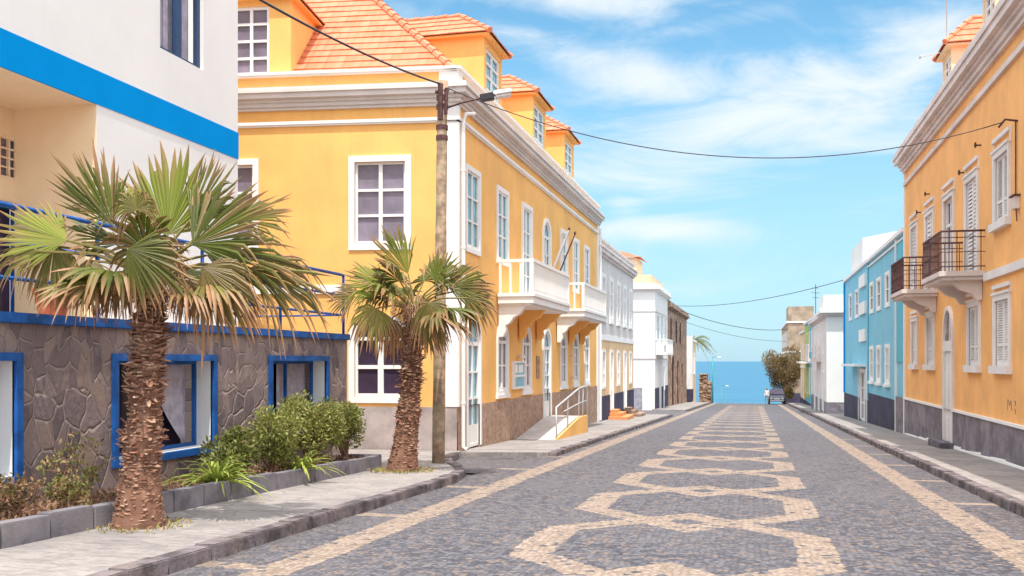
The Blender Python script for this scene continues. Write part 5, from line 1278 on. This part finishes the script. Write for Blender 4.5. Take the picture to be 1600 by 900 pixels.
shrub('dark ragged shrub behind the parked car at the street end', (3.4, 107, GZ(107) + .1), (.9, .9, 1.0), 3500, 62, size=.13, mat_=REDL, light=.2, group='shrubs at the street end')
# distant feather palm behind the white end house
rnd = random.Random(9); B_ = Vector((-7.9, 125, GZ(125))); Cn = Vector((-7.6, 125, 4.1)); T_ = thing('feather_palm', 'distant feather palm above the small white end house', 'palm tree', B_)
m = MB(); m.tube([B_, B_.lerp(Cn, .5) + Vector((.1, 0, 0)), Cn], [.25, .2, .18], 8, cols=[(.3, .3, .4)] * 3); m.build('trunk', BARK, T_, attr=True)
for i in range(40):
    az = 2 * pi * i * .618; el = rnd.uniform(-.1, 1.2); d = Vector((cos(az), sin(az), 0)); m = MB(); L = rnd.uniform(2.2, 3.4); ps = []
    for k in range(12): t = k / 11; ps.append(Cn + d * (L * t * cos(el * .8)) + UP * (L * (t * sin(el) - .75 * t * t)))
    m.tube(ps, .025, 4, cols=[(.2, .3, 0)] * 12, cap=False); s = d.cross(UP)
    for k in range(1, 12):
        for sg in (-1, 1):
            for q in (0, .5):
                p = ps[k].lerp(ps[k - 1], q); ll = .55 * sin(pi * min(.95, (k - q) / 12 + .08)); e = p + (s * sg * .8 + d * .5).normalized() * ll - UP * ll * .35
                m.add([p - d * .03, p + d * .03, e], [(0, 1, 2)], (.15 * rnd.random(), rnd.uniform(0, .6), 0))
    m.build('frond', PALM, T_, attr=True)

# ------------------------------------------------------------------ utility pole, street lamp, cables
px_, py2 = -5.9, 17.6; pb = GZ(py2) + PV - .05; zt = hz(120, fy(px_, 692)[1]) - .02
t = thing('utility_pole', 'weathered wooden utility pole with dark iron collar at the pavement corner', 'pole', (px_, py2, pb))
m = MB(); ptop = Vector((px_ + .08, py2 + .02, 7.0)); pbs = Vector((px_, py2, pb)); n = 14
m.tube([pbs.lerp(ptop, i / n) for i in range(n + 1)], [.125 - .03 * i / n + .003 * (i % 3) for i in range(n + 1)], 12); m.build('pole_shaft', WOO, t, smooth=True)
m = MB(); 
for z in (6.62, 6.45, 6.05, 5.85): q = pbs.lerp(ptop, (z - pb) / (7 - pb)); m.tube([q, q + UP * .09], .118, 12)
q = pbs.lerp(ptop, .95); m.tube([q + Vector((0, -.12, -.4)), q + Vector((0, -.12, .28))], .05, 6); m.tube([q + Vector((.1, -.1, -.3)), q + Vector((.12, -.1, .2))], .035, 6); m.tube([q + Vector((-.12, -.05, .15)), q + Vector((.14, -.05, .17))], .04, 6)
m.build('iron_collar', IRN, t)
t = thing('street_lamp', 'street lamp head on a thin arm fixed to the wooden pole', 'street lamp', (px_ + .1, py2, 6.4))
A0 = pbs.lerp(ptop, .955); A0.z = 6.45; E0 = A0 + Vector((.80, -.05, .10)) ; E0.z = 6.60
dl = (RV * .97 + UP * .16).normalized()
m = MB(); m.tube([A0, A0.lerp(E0, .5) + UP * .02, E0], .018, 6); m.build('arm', IRN, t, smooth=True)
m = MB(); s1_ = Vector((0, 0, 1)) - dl * dl.z; s1_.normalize(); s2_ = dl.cross(s1_)
def obox(m, c0, L, a, b, hu, hd, w0, w1): 
    e0 = c0; e1 = c0 + dl * L
    m.hexa([e0 - s2_ * w0 - s1_ * hd, e1 - s2_ * w1 - s1_ * hd, e1 + s2_ * w1 - s1_ * hd, e0 + s2_ * w0 - s1_ * hd, e0 - s2_ * w0 * a + s1_ * hu, e1 - s2_ * w1 * b + s1_ * hu, e1 + s2_ * w1 * b + s1_ * hu, e0 + s2_ * w0 * a + s1_ * hu])
obox(m, E0 - dl * .03, .27, 1, 1, .065, .065, .07, .08); m.build('ballast_box', BLK, t, bevel=.012)
m = MB(); obox(m, E0 + dl * .24, .34, .8, .6, .085, -.0, .11, .13); m.build('lamp_housing', WHT, t, bevel=.015)
m = MB(); obox(m, E0 + dl * .26, .30, 1.05, 1.05, .0, .06, .075, .085); m.build('lens', LNS, t, bevel=.015)
def cable(name, label, a, b, sag, r=.014, group='overhead cables', mt=None):
    a, b = Vector(a), Vector(b); m = MB(); n = 40
    m.tube([a.lerp(b, i / n) - UP * (4 * sag * (i / n) * (1 - i / n)) for i in range(n + 1)], r, 5)
    return tag(m.build(name, mt or BLK), label, 'cable', group)
def wpt(px, py, z): r = (px - 800) / FOC; return Vector((0, 0, EYE)) + RV * (r * z) + FV * z + UP * ((564 - py) / FOC * z)
ctp = pbs.lerp(ptop, .955); ctp.z = hz(132, 18.5)
cable('overhead_cable', 'thick dark cable from the top left to the wooden pole', wpt(330, -45, 11.5), ctp, .12, .019)
cable('overhead_cable', 'long sagging cable crossing the street to the ochre house', ctp + Vector((.05, 0, -.05)), Vector((XR - .22, 20.45, 6.24)), 1.0, .010)
cable('overhead_cable', 'distant cable from the stone house down to the cinder block building', (-6.8, 88, 6.3), (3.9, 120, 5.4), .7, .03)
cable('overhead_cable', 'lowest faint distant cable over the end of the street', (-6.8, 100, 5.6), (3.9, 122, 4.0), .5, .02)
cable('overhead_cable', 'distant cable rising to the roof of the light blue house', (-6.8, 86, 6.5), (4.9, 56, 6.1), .5, .02)

# far street lamps
def far_lamp(label, x, y, top, arm):
    t = thing('street_lamp', label, 'street lamp', (x, y, GZ(y)), 'teal street lamps at the sea end'); m = MB()
    m.tube([(x, y, GZ(y)), (x, y, top)], [.10, .06], 8); m.build('post', GRL, t, smooth=True)
    m = MB(); m.tube([(x, y, top), (x + arm * .4, y, top + .12), (x + arm, y, top + .02)], .04, 6); m.build('arm', GRL, t, smooth=True)
    m = MB(); m.tube([(x + arm, y, top + .03), (x + arm * 1.7, y, top + .0)], [.08, .11], 6); m.build('lamp_head', LNS, t)
far_lamp('nearer teal street lamp left of the sea view', -4.75, 116, 2.0, .55)
far_lamp('farther, lower teal street lamp in front of the sea', -4.85, 152, -2.3, .6)

# parked car and bystander at the crest
CX, CY = 2.25, 100.5; cz = GZ(CY)
t = thing('parked_car', 'dark parked car facing the camera at the end of the street', 'car', (CX, CY, cz))
m = MB(); sec = [(0, .55, .35, .70), (.15, .80, .28, .78), (1.1, .84, .26, .92), (1.35, .84, .26, .96), (3.9, .84, .28, .96), (4.2, .78, .34, .88)]
v = []
for y, hw, zb, zt_ in sec: v += [(CX - hw, CY + y, cz + zb), (CX - hw * 1.02, CY + y, cz + (zb + zt_) / 2), (CX - hw * .93, CY + y, cz + zt_), (CX + hw * .93, CY + y, cz + zt_), (CX + hw * 1.02, CY + y, cz + (zb + zt_) / 2), (CX + hw, CY + y, cz + zb)]
f = [tuple(range(6)), tuple(range(30, 36))[::-1]] + [(i * 6 + k, i * 6 + (k + 1) % 6, (i + 1) * 6 + (k + 1) % 6, (i + 1) * 6 + k) for i in range(5) for k in range(6)]
m.add(v, f)
m.hexa([(CX - .76, CY + 1.25, cz + .95), (CX + .76, CY + 1.25, cz + .95), (CX + .76, CY + 3.9, cz + .95), (CX - .76, CY + 3.9, cz + .95), (CX - .60, CY + 1.9, cz + 1.52), (CX + .60, CY + 1.9, cz + 1.52), (CX + .60, CY + 3.4, cz + 1.5), (CX - .60, CY + 3.4, cz + 1.5)])
m.build('car_body', CAR, t, bevel=.05)
m = MB(); m.hexa([(CX - .68, CY + 1.27, cz + 1.0), (CX + .68, CY + 1.27, cz + 1.0), (CX + .66, CY + 1.3, cz + 1.0), (CX - .66, CY + 1.3, cz + 1.0), (CX - .56, CY + 1.80, cz + 1.47), (CX + .56, CY + 1.80, cz + 1.47), (CX + .56, CY + 1.84, cz + 1.47), (CX - .56, CY + 1.84, cz + 1.47)]); m.build('windscreen', GLD, t)
for sx in (-1, 1):
    m = MB(); m.tube([(CX + sx * .55, CY - .02, cz + .62), (CX + sx * .55, CY + .14, cz + .62)], .13, 12); m.build('headlight', CHR, t)
    m = MB(); m.box(CX + sx * .93 - .08, CX + sx * .93 + .08, CY + 1.4, CY + 1.5, cz + 1.0, cz + 1.12); m.build('wing_mirror', CAR, t, bevel=.02)
    for dy in (.8, 3.4): m = MB(); m.tube([(CX + sx * .66, CY + dy, cz + .32), (CX + sx * .86, CY + dy, cz + .32)], .32, 16); m.build('wheel', TYR, t)
m = MB(); m.box(CX - .68, CX + .68, CY - .06, CY + .05, cz + .34, cz + .44); m.box(CX - .33, CX + .33, CY - .01, CY + .1, cz + .5, cz + .68); m.build('bumper', CHR, t)

def person(label, x, y, seed=0):
    z = GZ(y); me = bpy.data.meshes.new('person'); s_ = 1.68 / 1.75
    J = [(0, 0, .95), (0, 0, 1.2), (0, 0, 1.42), (0, -.01, 1.52), (0, -.01, 1.62), (0, -.01, 1.72),
         (.17, 0, 1.42), (.21, .02, 1.14), (.20, -.08, .92), (.20, -.10, .84), (-.17, 0, 1.42), (-.21, .02, 1.14), (-.20, -.08, .92), (-.20, -.10, .84),
         (.10, 0, .88), (.11, -.02, .48), (.12, .0, .08), (.12, -.14, .04), (-.10, 0, .88), (-.12, .02, .48), (-.13, .04, .08), (-.13, -.10, .04)]
    E = [(0, 1), (1, 2), (2, 3), (3, 4), (4, 5), (2, 6), (6, 7), (7, 8), (8, 9), (2, 10), (10, 11), (11, 12), (12, 13), (0, 14), (14, 15), (15, 16), (16, 17), (0, 18), (18, 19), (19, 20), (20, 21)]
    R = [.15, .14, .13, .055, .095, .085, .065, .05, .038, .04, .065, .05, .038, .04, .09, .065, .048, .045, .09, .065, .048, .045]
    me.from_pydata([Vector(j) * s_ for j in J], E, []); o = bpy.data.objects.new('person', me); S.collection.objects.link(o); o.location = (x, y, z)
    md = o.modifiers.new('Skin', 'SKIN'); 
    if not me.skin_vertices: 
        bm = bmesh.new(); bm.from_mesh(me); bm.verts.layers.skin.verify(); bm.to_mesh(me); bm.free()
    for i, r in enumerate(R): me.skin_vertices[0].data[i].radius = (r * s_, r * s_ * .85); me.skin_vertices[0].data[i].use_root = (i == 0)
    sb = o.modifiers.new('Subsurf', 'SUBSURF'); sb.levels = 2; sb.render_levels = 2
    cm = bpy.data.materials.new('clothes_and_skin'); cm.use_nodes = True; nt = cm.node_tree; g = G(nt); b = nt.nodes['Principled BSDF']
    tc = node(nt, 'ShaderNodeTexCoord'); sp = node(nt, 'ShaderNodeSeparateXYZ'); g.L(tc.outputs['Object'], sp.inputs[0]); zc = sp.outputs[2]
    c = g.mix(g.m('GREATER_THAN', zc, .90), (.32, .28, .30), (.72, .68, .66)); c = g.mix(g.m('GREATER_THAN', zc, 1.42), c, (.22, .12, .08)); c = g.mix(g.m('GREATER_THAN', zc, 1.66), c, (.02, .015, .012)); c = g.mix(g.m('LESS_THAN', zc, .09), c, (.04, .04, .05))
    g.L(c, b.inputs['Base Color']); b.inputs['Roughness'].default_value = .8; me.materials.append(cm)
    return tag(o, label, 'person')
person('person in pale top and grey trousers standing left of the parked car', 1.25, 99.5)
